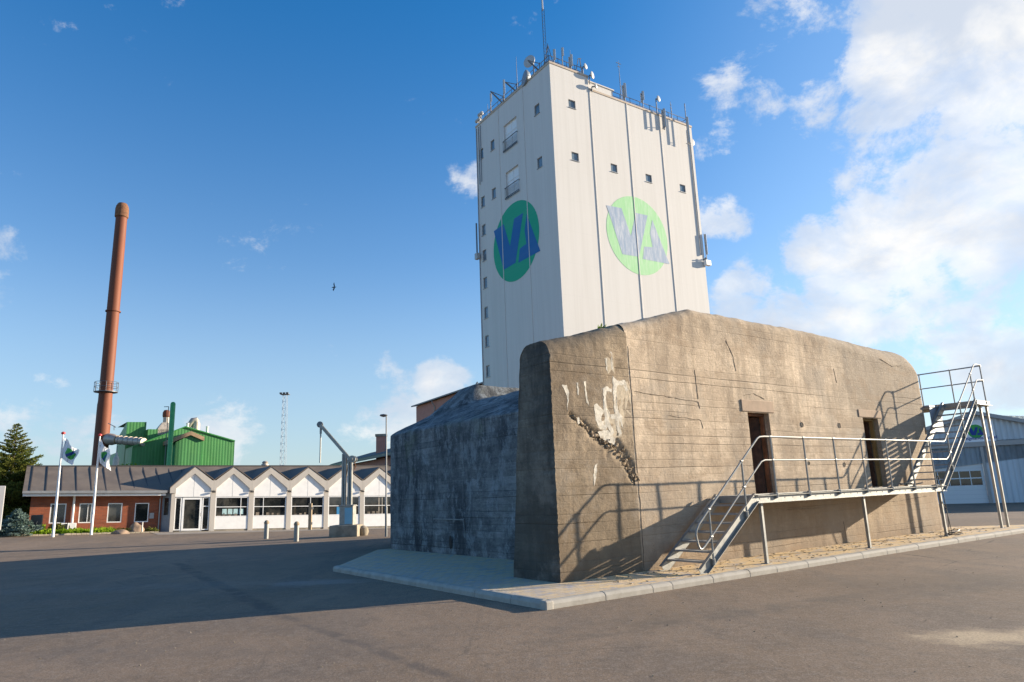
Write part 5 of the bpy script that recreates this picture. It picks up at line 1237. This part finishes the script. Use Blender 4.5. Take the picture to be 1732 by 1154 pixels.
# ------------------------------------------------------------------ street furniture on the yard
def lamp_post():
    b = gnd(653, 908); B = Vector((b.x, b.y, 0)); tz = at(650, 704, b.y).z
    r = empty('street_lamp', B, 'slim grey street lamp standing against the left edge of the bunker', 'street lamp')
    mb = MB(); mb.tube([B, B + UZ * 1.2, B + UZ * 1.25, B + UZ * tz], [.05, .05, .035, .028], 10); mb.build('pole', M_ANTD, r)
    mb = MB(); mb.lathe([(.03, -.04), (.14, .0), (.17, .03), (.14, .07), (.03, .09)], B + UZ * tz - Vector((.12, 0, 0)), 16); mb.build('lamp_head', M_ANTD, r)
lamp_post()
def bollard(px, py, ytop, label):
    b = gnd(px, py); B = Vector((b.x, b.y, gz(b.x, b.y))); h = at(px, ytop, b.y).z - B.z
    r = empty('bollard', B, label, 'bollard', 'steel bollards in front of the white gables'); mb = MB(); mb.lathe([(.10, 0), (.10, h - .09)], B, 16); mb.build('tube', M_GALV, r)
    mb = MB(); mb.lathe([(.102, h - .16), (.112, h - .13), (.112, h - .09), (.07, h - .02), (.02, h)], B, 16); mb.build('cap', M_WOOD, r)
bollard(450, 912, 880, 'round grey steel bollard, farther left of the two'); bollard(501, 916, 882, 'round grey steel bollard nearer the camera, beside the crane base')
b = gnd(527.5, 909); B = Vector((b.x, b.y, 0)); B = OF0 + OU * 13.15 + ON * -1.6; B.z = gz(B.x, B.y); r = empty('wooden_post', B, 'square weathered wooden post in front of the fourth white gable', 'post')
mb = MB(); mb.box(B + Vector((-.09, -.09, -.05)), (.18, 0, 0), (0, .18, 0), (0, 0, 1.55)); mb.build('shaft', M_WOOD, r, bevel=.01); mb = MB(); mb.box(B + Vector((.09, -.06, 1.15)), (.05, 0, 0), (0, .12, 0), (0, 0, .14)); mb.box(B + Vector((.09, -.06, .3)), (.04, 0, 0), (0, .12, 0), (0, 0, .14)); mb.build('bracket', M_ANTD, r)
# old hand crane on a concrete block
cl = gnd(562, 907); D = 31.3; c = at(585, 908, D); B = Vector((c.x, D, 0))
crane = empty('slewing_crane', B, 'old grey jib crane on a concrete block in front of the gables', 'crane')
def cz(y): return at(585, y, D).z
def cx(x, y): return at(x, y, D)
wl, wr = cx(562, 900).x, cx(609, 900).x; mb = MB(); mb.box(Vector((wl, D - .55, -.05)), (wr - wl, 0, 0), (0, 1.1, 0), (0, 0, cz(888) + .05)); mb.build('base_block', M_OLDC, crane, bevel=.03)
pl, pr = cx(577, 870).x, cx(600, 870).x; mb = MB(); mb.box(Vector((pl, D - .33, cz(888))), (pr - pl, 0, 0), (0, .6, 0), (0, 0, cz(855) - cz(888))); mb.box(Vector((pl - .03, D - .36, cz(856))), (pr - pl + .06, 0, 0), (0, .66, 0), (0, 0, .04)); cab = mb.build('pedestal', M_CRANE, crane, bevel=.01)
mb = MB(); mb.box(Vector((pl + .24, D - .345, cz(886))), (pr - pl - .28, 0, 0), (0, .012, 0), (0, 0, cz(859) - cz(886))); mb.build('door_panel', M_LBLUE, cab)
for (x0, x1, y0) in ((578, 579.5, 768), (588, 589.5, 779)):
    a = cx(x0, 854); b_ = cx(x1, y0); mb = MB(); X0 = a.x; mb.box(Vector((X0, D - .10, a.z)), (.075, 0, 0), (0, .2, 0), (0, 0, b_.z - a.z)); mb.box(Vector((X0 + .11, D - .10, a.z)), (.075, 0, 0), (0, .2, 0), (0, 0, b_.z - a.z)); mb.box(Vector((X0 + .075, D - .02, a.z)), (.035, 0, 0), (0, .04, 0), (0, 0, b_.z - a.z)); mb.build('upright', M_CRANE, crane)
a = cx(592, 777); b_ = cx(542, 719); mb = MB()
for s in (-.07, .07): mb.beam(a + Vector((0, s, 0)), b_ + Vector((0, s, 0)), .03, .13)
mb.beam(a + Vector((0, 0, -.05)), b_ + Vector((0, 0, -.05)), .14, .015); mb.build('jib', M_CRANE, crane)
mb = MB(); mb.lathe([(.10, -.05), (.14, -.04), (.14, .04), (.10, .05)], b_ + Vector((-.02, 0, .02)), 16, ax=(0, 1, 0)); mb.build('pulley', M_ANTD, crane)
mb = MB(); mb.lathe([(.16, -.2), (.16, -.16), (.11, -.15), (.11, .15), (.16, .16), (.16, .2)], cx(597, 777), 16, ax=(0, 1, 0)); mb.lathe([(.05, -.28), (.05, .28)], cx(597, 777), 10, ax=(0, 1, 0)); mb.build('winch_drum', M_CRANE, crane)
mb = MB(); hk = b_ + Vector((.02, 0, -.05)); mb.tube([hk, hk - UZ * .35], .05, 8); mb.tube([hk - UZ * .3, Vector((hk.x, hk.y, cx(541, 783).z))], .032, 8); mb.build('hanging_rod', M_GALV, crane)
mb = MB(); mb.tube([cx(580, 775), cx(582, 800), cx(585, 812), cx(588, 790), cx(594, 780)], .02, 6); mb.tube([cx(600, 785), cx(599, 795), cx(602, 790), cx(600, 782)], .02, 6); mb.build('loose_chain', M_RUST, crane)
tag(MB().lathe([(.18, 0), (.24, .15), (.2, .32), (.06, .42)], Vector((cx(613, 900).x, D + .2, 0)), 9).build('rubble_stone', M_OLDC, loc=Vector((cx(613, 900).x, D + .2, 0))), 'mossy stone lying against the crane base', 'stone')
# ------------------------------------------------------------------ front garden: flagpoles, stones, shrubs, sign
def flagpole(px, py, ptx, pty, label):
    b = gnd(px, py, .3); B = Vector((b.x, b.y, gz(b.x, b.y))); h = at(ptx, pty, b.y).z; B.x = (B.x + at(ptx, pty, b.y).x) / 2
    r = empty('flagpole', B, label, 'flagpole', 'white flagpoles in front of the brick wing'); mb = MB(); mb.tube([B, B + UZ * 2, Vector((B.x, B.y, h))], [.062, .055, .032], 12); mb.build('pole', M_WHITE, r)
    mb = MB(); mb.lathe([(.05, 0), (.09, .03), (.09, .09), (.03, .13)], Vector((B.x, B.y, h)), 12); mb.build('finial', M_RED, r)
    mb = MB(); mb.tube([B + Vector((.09, -.03, 1.0)), Vector((B.x + .05, B.y - .03, h - .1))], .008, 5); mb.build('halyard', M_WHITE, r)
    return B, h
def flag(B, h, wd, ht, label, seed):
    r = empty('flag', Vector((B.x + .05, B.y, h - .25)), label, 'flag'); nx_, nz_ = 26, 30; vs = []; mi = []
    for j in range(nz_ + 1):
        for i in range(nx_ + 1):
            u = i / nx_; v = j / nz_; sag = u * (.95 + .25 * math.sin(seed)) * ht * .62
            x = B.x + .05 + wd * (u * .62 + .05 * math.sin(v * 5 + seed)) * (1 - .1 * v); y = B.y + math.sin(u * 9 + seed + v * 2.2) * .13 * u ** .5; z = h - .2 - v * ht * (1 - .28 * u) - sag + math.sin(u * 7 + seed) * .05
            vs.append((x, y, z))
    mb = MB()
    for j in range(nz_):
        for i in range(nx_):
            u, v = (i + .5) / nx_, (j + .5) / nz_; m = 0
            if ((u - .5) / .25) ** 2 + ((v - .48) / .27) ** 2 < 1: m = 1
            if m == 1 and abs((u - .5) * 1.2 + (v - .5) * .8 + .02) < .08: m = 2
            q = [vs[j * (nx_ + 1) + i], vs[j * (nx_ + 1) + i + 1], vs[(j + 1) * (nx_ + 1) + i + 1], vs[(j + 1) * (nx_ + 1) + i]]; mb.add(q, [(0, 1, 2, 3)], m, True)
    o = mb.build('cloth', [M_FLAG, M_GREENC, M_BLUEC], r); bm = bmesh.new(); bm.from_mesh(o.data); bmesh.ops.remove_doubles(bm, verts=bm.verts, dist=.0005); bm.to_mesh(o.data); bm.free()
B, h = flagpole(90, 911, 106, 735, 'white flagpole nearer the spruce, left of the two'); flag(B, h, 1.25, .95, 'white flag with green emblem hanging on the left flagpole', .6)
B, h = flagpole(155, 906, 168, 738, 'white flagpole standing closer to the office door'); flag(B, h, 1.0, 1.1, 'white flag hanging limply on the right flagpole', 2.4)
def rock(px, py, D, sx, sy, sz, label, seed):
    c = at(px, py, D); c.z = gz(c.x, c.y); bm = bmesh.new(); bmesh.ops.create_icosphere(bm, subdivisions=3, radius=1)
    for v in bm.verts:
        k = 1 + .22 * noise.noise(v.co * 1.3 + Vector((seed, 0, 0))) + .08 * noise.noise(v.co * 4); v.co = Vector((v.co.x * sx * k, v.co.y * sy * k, max(-.1, v.co.z) * sz * k))
    mb = MB(); mb.add([c + v.co for v in bm.verts], [[v.index for v in f.verts] for f in bm.faces], 0, True); bm.free(); tag(mb.build('boulder', M_STONE, loc=c), label, 'boulder')
rock(228, 905, 37.6, .40, .36, .50, 'tall rounded brown boulder by the brick wall', 1); rock(202, 909, 36.0, .42, .3, .22, 'flat pale stone at the kerb beside the lawn', 5)
# AC unit
c = OP(1.3, BW - .45, .12); ac = empty('heat_pump', c, 'white outdoor heat pump unit with round fan grille under the brick wall windows', 'heat pump'); mb = OMB(); mb.obox(1.02, 1.68, BW - .55, BW - .28, .10, .56); mb.build('casing', M_WHITE, ac, bevel=.02)
cc_ = OP(1.22, BW - .56, .33); mb = MB(); mb.lathe([(.19, 0), (.19, .02), (.16, .02), (.15, 0)], cc_, 20, ax=tuple(-ON)); mb.lathe([(.15, -.0), (.15, .006)], cc_, 20, ax=tuple(-ON)); mb.build('fan_grille', M_BLACK, ac)
for a, lab in ((4.62, 'short grey marker post beside the tall boulder'), (1.30, 'short grey marker post in front of the heat pump')):
    c = OP(a, -.5, 0); tag(MB().tube([c, c + UZ * .55], .035, 8).build('marker_post', M_GUTTER, loc=c), lab, 'marker post')
# pillar sign
c = gnd(59, 915, .3); c = at(60, 905, 34.2); c.z = gz(c.x, c.y); ps = empty('pillar_sign', c, 'dark slate pillar sign between the blue spruce and the lawn', 'sign')
mb = MB(); mb.box(c + Vector((-.30, -.06, 0)), Vector((.48, .12, 0)), (-.02, .09, 0), (.03, 0, .96)); mb.build('slab', M_CHAR, ps, bevel=.008); mb = MB(); p = c + Vector((.02, -.095 + .08 - .02, .55)); mb.beam(p + Vector((0, -.03, 0)), p + Vector((.05, -.03, .1)), .01, .02); mb.build('small_mark', M_GUTTER, ps)
# grey upright sign at the left edge
c = at(-8, 860, 23); zt = at(5, 822, 23).z; zb = at(5, 897, 23).z; sg = empty('grey_sign_board', Vector((c.x, 23, 0)), 'pale grey upright sign board cut by the left picture edge', 'sign board')
xr = at(10, 822, 23).x; mb = MB(); mb.box(Vector((xr - .92, 22.36, zb)), (.92, .64, 0), (-.06, .08, 0), (0, 0, zt - zb)); mb.build('board', simple('grey_sign_paint', (.46, .45, .44), .5, 0, .05, 2), sg, bevel=.02)
mb = MB(); mb.box(Vector((xr - .75, 22.53, 0)), (.08, 0, 0), (0, .06, 0), (0, 0, zb)); mb.box(Vector((xr - .3, 22.84, 0)), (.08, 0, 0), (0, .06, 0), (0, 0, zb)); mb.build('leg', M_GUTTER, sg)
mb = MB(); zz_ = at(5, 860, 23).z; mb.tube([Vector((xr - .14, 22.93, zz_)), Vector((xr - .13, 22.89, zz_))], .02, 8); mb.build('bolt', M_ANTD, sg)
# planting bed and leaves
def bedpt(a, b): p = OF0 + OU * a + ON * b; return Vector((p.x, p.y, gz(p.x, p.y)))
bed = [(-3.6, .4), (-3.2, -1.6), (-1.0, -1.75), (1.0, -1.35), (3.2, -.85), (5.4, -.55), (5.55, .45)]
mb = MB(); pts = [bedpt(a, b) + UZ * .03 for a, b in bed]; mb.add(pts + [p - UZ * .2 for p in pts], [tuple(range(len(pts)))] + [(i, (i + 1) % len(pts), len(pts) + (i + 1) % len(pts), len(pts) + i) for i in range(len(pts))]); tag(mb.build('planting_bed', M_EARTH), kind='structure')
mb = MB()
for i in range(1, 5):
    a = Vector((*bed[i], 0)); b = Vector((*bed[i + 1], 0)); n_ = int((b - a).length / .22)
    for k in range(n_):
        p = a.lerp(b, k / n_); q = a.lerp(b, (k + .93) / n_); P, Q = bedpt(p.x, p.y), bedpt(q.x, q.y); d = Q - P; nn = Vector((d.y, -d.x, 0)).normalized(); mb.box(P - UZ * .03, d, nn * .1, UZ * (.10 + random.uniform(-.008, .008)))
tag(mb.build('bed_edging', M_OLDC), kind='structure')
def leafcloud(mb, c, n, rad, size, mat_i=0, flat=.6, up=.3):
    for _ in range(n):
        a = random.uniform(0, 6.283); e = random.gauss(0, .5); r_ = random.random() ** .4
        p = Vector(c) + Vector((math.cos(a) * math.cos(e) * rad[0] * r_, math.sin(a) * math.cos(e) * rad[1] * r_, math.sin(e) * rad[2] * r_))
        d = Vector((random.gauss(0, 1), random.gauss(0, 1), random.gauss(up, .6))).normalized(); s = d.cross(Vector((random.gauss(0, 1), random.gauss(0, 1), random.gauss(0, 1)))).normalized(); L = size * random.uniform(.6, 1.4)
        mb.add([p, p + d * L * .5 + s * L * .22, p + d * L, p + d * L * .5 - s * L * .22], [(0, 1, 2, 3)], mat_i)
random.seed(21); mb = MB()
for _ in range(5200):
    a = random.uniform(-1.0, 3.3); b = random.uniform(-1.7, -.2) + max(0, a - .6) * .25
    if b < -1.75 + max(0, a + 1) * .19: continue
    p = bedpt(a, b) + UZ * .03; h = random.uniform(.10, .24) * (1 + .5 * noise.noise(Vector((a * 2, b * 2, 0)))); d = Vector((random.gauss(0, .5), random.gauss(0, .5), 1)).normalized(); s = Vector((random.gauss(0, 1), random.gauss(0, 1), 0)).normalized() * .03
    mb.add([p - s, p + s, p + d * h + s * .7, p + d * h * 1.1 - s * .7], [(0, 1, 2, 3)])
tag(mb.build('ground_cover', M_GRASS), 'bright green low ground cover in the bed in front of the brick wing', 'ground cover', kind='stuff')
def shrub(name, c, n, rad, size, mat_, label, cat, group=None):
    r = empty(name, Vector((c.x, c.y, gz(c.x, c.y))), label, cat, group); mb = MB(); leafcloud(mb, c, n, rad, size); mb.build('foliage', mat_, r)
    mb = MB(); b_ = Vector((c.x, c.y, gz(c.x, c.y)))
    for k in range(4): mb.tube([b_, b_ + Vector((random.uniform(-.1, .1), random.uniform(-.1, .1), .15)), Vector(c) + Vector((random.uniform(-1, 1) * rad[0] * .5, 0, rad[2] * .3))], [.02, .015, .006], 5)
    mb.build('stem', M_BARK, r)
shrub('shrub', bedpt(.05, .0) + UZ * .26, 900, (.34, .3, .3), .10, M_GRASS, 'bright green shrub under the first brick wall window', 'shrub')
shrub('shrub', bedpt(.85, .05) + UZ * .26, 900, (.36, .28, .32), .10, M_CONI, 'dark green shrub beside the heat pump', 'shrub')
shrub('shrub', bedpt(3.5, .1) + UZ * .12, 700, (.8, .25, .18), .08, M_CONI, 'low dark creeping shrub left of the tall boulder', 'shrub')
shrub('shrub', bedpt(5.1, .05) + UZ * .1, 500, (.4, .2, .18), .08, M_CONI, 'low dark creeping shrub between tall boulder and office door', 'shrub')
def conifer(name, B, H, rad, nb, mat_, label, tiers, needle, droop=.1, seed=1, lean=0.2, sparse=1.0, ex=.95):
    random.seed(seed); r = empty(name, B, label, 'tree'); mt = MB(); mt.tube([B - UZ * .1, B + UZ * H * .5, B + UZ * H * .98], [H * .022, H * .012, .01], 8); mt.build('trunk', M_BARK, r)
    mb = MB(); tw = MB()
    for k in range(nb):
        f = (k + random.random()) / nb; z = H * (.04 + .95 * f); L = rad * (1 - f) ** ex * random.uniform(.62, 1.12) + .05; a = k * 2.39996 + random.uniform(-.2, .2)
        d = Vector((math.cos(a), math.sin(a), lean - droop * (1 - f) + random.uniform(-.1, .12))); s0 = B + UZ * z; tip = s0 + d * L; tw.tube([s0, s0 + d * L * .6, tip + UZ * .05 * L], [.018 * (1 - f) + .006, .01, .003], 4)
        ns = max(5, int(L / needle * 5 * sparse)); side = Vector((-d.y, d.x, 0)).normalized()
        for j in range(ns):
            g_ = .12 + .88 * (j + random.random()) / ns; p = s0 + d * L * g_ + UZ * .05 * L * g_ * g_; wdt = (1 - g_ * .75) * L * .42
            for sd in (-1, 1):
                e = p + side * sd * wdt * random.uniform(.5, 1) + d * wdt * random.uniform(.3, .7) + UZ * random.uniform(-.12, .1) * wdt
                nn_ = max(3, int((e - p).length / needle * 2.2))
                for m_ in range(nn_):
                    q = p.lerp(e, (m_ + random.random()) / nn_); dd = ((e - p).normalized() + Vector((random.gauss(0, .45), random.gauss(0, .45), random.gauss(.15, .4)))).normalized(); ln = needle * random.uniform(.7, 1.3); w_ = dd.cross(Vector((random.gauss(0, 1), random.gauss(0, 1), random.gauss(0, 1)))).normalized() * ln * .22
                    mb.add([q - w_, q + dd * ln * .5 + w_, q + dd * ln, q + dd * ln * .5 - w_], [(0, 1, 2, 3)])
    tw.build('branches', M_BARK, r); mb.build('crown', mat_, r)
c = at(26, 905, 33.6); c.z = gz(c.x, c.y) - .1; conifer('spruce_tree', c, at(30, 862, 33.6).z - c.z, 1.0, 150, M_SPRU, 'small blue spruce beside the dark slate sign', 9, .075, .02, 4, .16, .9)
c = at(8, 900, 38.5); c.z = gz(c.x, c.y); conifer('conifer_tree', c, at(12, 716, 38.5).z - c.z, 3.1, 130, M_CONI, 'tall green conifer with ragged branches at the left edge', 9, .105, .05, 9, .30, .62)
c = at(-60, 900, 40); c.z = 0; conifer('conifer_tree', c, at(-60, 690, 40).z, 2.4, 130, M_CONI, 'second tall conifer farther left, mostly outside the picture', 9, .2, .05, 12, .35)
c = at(33, 900, 42); c.z = gz(c.x, c.y); conifer('conifer_tree', c, 3.9, 1.9, 90, simple('dark_needles', (.02, .04, .02), .8, 0, .3, 3), 'shorter dark conifer tucked between the tall conifer and the brick wing', 9, .17, .05, 15, .3)
shrub('bush', at(215, 790, 60) - UZ * .2, 700, (1.3, .8, .5), .22, M_GRASS, 'bright green bush peeping over the office roof beside the silver tank', 'bush')
# ------------------------------------------------------------------ hangar at the right
HU = Vector((math.cos(HA), math.sin(HA), 0)); HN = Vector((-HU.y, HU.x, 0))
HD = 42.0; HO = at(1610, 848, HD); HO = Vector((HO.x, HO.y, 0))
def hp(x, y, off=0): p = onv(x, y, HO + HN * off, HA); return (p - HO).dot(HU), p.z
def HP(a, b, z): return HO + HU * a + HN * b + UZ * z
hang = empty('hangar', HO, 'pale blue corrugated steel hangar with white sectional door behind the stairs', 'hangar')
pk = hp(1648, 702); lf = hp(1570, 728); rt = hp(1732, 713); dl = hp(1570, 757); dr = hp(1655, 757); dbr = hp(1673, 847); zd = dl[1]
sl_ = (pk[1] - lf[1]) / (pk[0] - lf[0]); aL = pk[0] - 14; zL = pk[1] - sl_ * 14; sr = (rt[1] - pk[1]) / (rt[0] - pk[0]); aR_ = pk[0] + 14; zR = pk[1] - sl_ * 14
zd = hp(1640, 757)[1]; d0 = dbr[0] - 5.2; d1 = dbr[0]
mb = MB(); mb.add([HP(aL, 0, zd + .35), HP(aR_, 0, zd + .35), HP(aR_, 0, zR), HP(pk[0], 0, pk[1]), HP(aL, 0, zL)], [(0, 1, 2, 3, 4)]); mb.quad(HP(d1, 0, 0), HP(aR_, 0, 0), HP(aR_, 0, zd + .35), HP(d1, 0, zd + .35)); mb.quad(HP(aL, 0, 0), HP(d0, 0, 0), HP(d0, 0, zd + .35), HP(aL, 0, zd + .35)); mb.quad(HP(d0, 0, zd), HP(d1, 0, zd), HP(d1, 0, zd + .35), HP(d0, 0, zd + .35))
mb.build('front_wall', M_HANG, hang)
mb = MB(); mb.quad(HP(aL, 0, 0), HP(aL, 25, 0), HP(aL, 25, zL), HP(aL, 0, zL)); mb.quad(HP(aR_, 0, 0), HP(aR_, 25, 0), HP(aR_, 25, zR), HP(aR_, 0, zR)); mb.build('side_wall', M_HANG, hang)
mb = MB()
for (p, q) in (((aL - .3, zL - .1), (pk[0], pk[1])), ((pk[0], pk[1]), (aR_ + .3, zR - .1))):
    mb.add([HP(p[0], -.35, p[1]), HP(q[0], -.35, q[1]), HP(q[0], 25, q[1]), HP(p[0], 25, p[1]), HP(p[0], -.35, p[1] + .22), HP(q[0], -.35, q[1] + .22), HP(q[0], 25, q[1] + .22), HP(p[0], 25, p[1] + .22)], [(0, 3, 2, 1), (4, 5, 6, 7), (0, 1, 5, 4), (1, 2, 6, 5), (2, 3, 7, 6), (3, 0, 4, 7)])
mb.build('roof', M_BROWNT if False else M_GUTTER, hang)
mb = MB(); mb.box(HP(d0 - .3, -.12, zd + .02), HU * (aR_ - d0 + .3), HN * .11, UZ * .28); mb.box(HP(d1, -.10, 0), HU * .16, HN * .095, UZ * zd); mb.box(HP(d0 - .16, -.10, 0), HU * .16, HN * .095, UZ * zd); mb.build('door_track', M_GUTTER, hang)
mb = MB(); zw0, zw1 = hp(1640, 821)[1], hp(1640, 797)[1]
holed_wall(mb, HP(d0, .06, 0), HU, d1 - d0, zd, [(.15, d1 - d0 - .15, zw0, zw1)], -HN, .04); dd_ = mb.build('sectional_door', M_HDOOR, hang)
mb = MB(); nwp = 9; ww = (d1 - d0 - .3) / nwp; zmid = (zw0 + zw1) / 2
mb.quad(HP(d0 + .15, .09, zw0), HP(d1 - .15, .09, zw0), HP(d1 - .15, .09, zw1), HP(d0 + .15, .09, zw1)); mb.build('pane', M_GLASS, dd_)
mb = MB()
for k in range(1, nwp): mb.box(HP(d0 + .15 + ww * k - .02, .05, zw0), HU * .04, HN * .035, UZ * (zw1 - zw0))
mb.box(HP(d0 + .15, .045, zmid - .03), HU * (d1 - d0 - .3), HN * .03, UZ * .06); mb.build('glazing_bars', M_WHITE, dd_)
# sign with emblem and lettering
s0 = hp(1632, 745); s1 = hp(1676, 745); zt_ = hp(1650, 711)[1]; zb_ = hp(1650, 748)[1]
mb = MB(); mb.box(HP(s0[0], -.09, zb_), HU * (s1[0] - s0[0] + .25), HN * .05, UZ * (zt_ - zb_)); sb = mb.build('sign_board', simple('pale_sign_white', (.86, .86, .86), .5, 0, .03, 2), hang)
ec = hp(1650, 730.5); er = .40; mb = MB(); cP = HP(ec[0], -.097, ec[1] + .02); mb.prism([cP + HU * er * math.cos(k * math.pi / 16) + UZ * er * math.sin(k * math.pi / 16) for k in range(32)], HN * .005); em = mb.build('emblem', M_GREENC, sb)
for L in (Vl, Al):
    poly = []
    for (x, y) in L: p = onv(x, y, T0, TA); d = p - T0; poly.append(((d.dot(TU) - 10.35) / 4.27 * er, (p.z - 27.12) / 4.27 * er))
    mb = MB(); mb.prism([cP - HN * .007 + HU * a + UZ * z for a, z in poly], HN * .005); mb.build('letter', M_BLUEC, em)
def text(body, size, P, U_, N_, mat_, name, parent, align='CENTER'):
    cu = bpy.data.curves.new(name, 'FONT'); cu.body = body; cu.size = size; cu.extrude = .004; cu.align_x = align; cu.offset = size * .015
    to = bpy.data.objects.new('tmp', cu); COL.objects.link(to); bpy.context.view_layer.update(); me = bpy.data.meshes.new_from_object(to); bpy.data.objects.remove(to)
    M = Matrix(((U_.x, 0, N_.x, P.x), (U_.y, 0, N_.y, P.y), (0, 1, N_.z, P.z), (0, 0, 0, 1))); me.transform(M); me.transform(world_of(parent).inverted()); me.materials.clear(); me.materials.append(mat_)
    o = bpy.data.objects.new(name, me); COL.objects.link(o); o.parent = parent; return o
tx = hp(1653, 743.5); text('Vestjyllands Andel', .25, HP(tx[0] + .05, -.098, tx[1]), HU, -HN, M_BLUEC, 'lettering', sb)
# ------------------------------------------------------------------ bird and grit
c = at(565, 486, 60); bd = empty('bird', c, 'small dark bird flying in the blue sky', 'bird'); mb = MB()
mb.lathe([(.01, -.22), (.05, -.1), (.06, .05), (.03, .16), (.01, .2)], c, 8, ax=(.6, .2, .1)); mb.add([c, c + Vector((-.1, .1, .35)), c + Vector((-.02, .1, .5)), c + Vector((.08, 0, .1))], [(0, 1, 2, 3)]); mb.add([c, c + Vector((-.1, -.1, -.28)), c + Vector((-.02, -.1, -.4)), c + Vector((.08, 0, -.1))], [(0, 1, 2, 3)]); mb.build('body', M_BLACK, bd)
random.seed(31); mb = MB()
for k in range(420):
    x = random.uniform(-12, 12); y = random.uniform(3.5, 16); p = Vector((x, y, 0)); q = p - A0
    if q.dot(UU) > -1.6 and q.dot(UN) > -1.7: continue
    r_ = random.uniform(.003, .008); a = random.uniform(0, 3); mb.box(p + UZ * .002, Vector((math.cos(a), math.sin(a), .1)) * r_ * 2, Vector((-math.sin(a), math.cos(a), 0)) * r_ * 1.5, UZ * r_)
tag(mb.build('loose_grit', M_OLDC), 'scattered pale grit and small stones on the asphalt', 'grit', kind='stuff')
random.seed(8); mb = MB()
for k in range(500):
    s = random.uniform(.6, 15.5); t_ = -random.random() ** 1.5 * 1.1 - .05; p = S(s, t_, .112); r_ = random.uniform(.006, .03); a = random.uniform(0, 3)
    mb.box(p, Vector((math.cos(a), math.sin(a), .1)) * r_ * 1.6, Vector((-math.sin(a), math.cos(a), 0)) * r_, UZ * r_ * .45)
tag(mb.build('sand_crumbs', M_RUBBLE), 'crumbs of sand and broken concrete along the foot of the front wall', 'crumbs', kind='stuff')
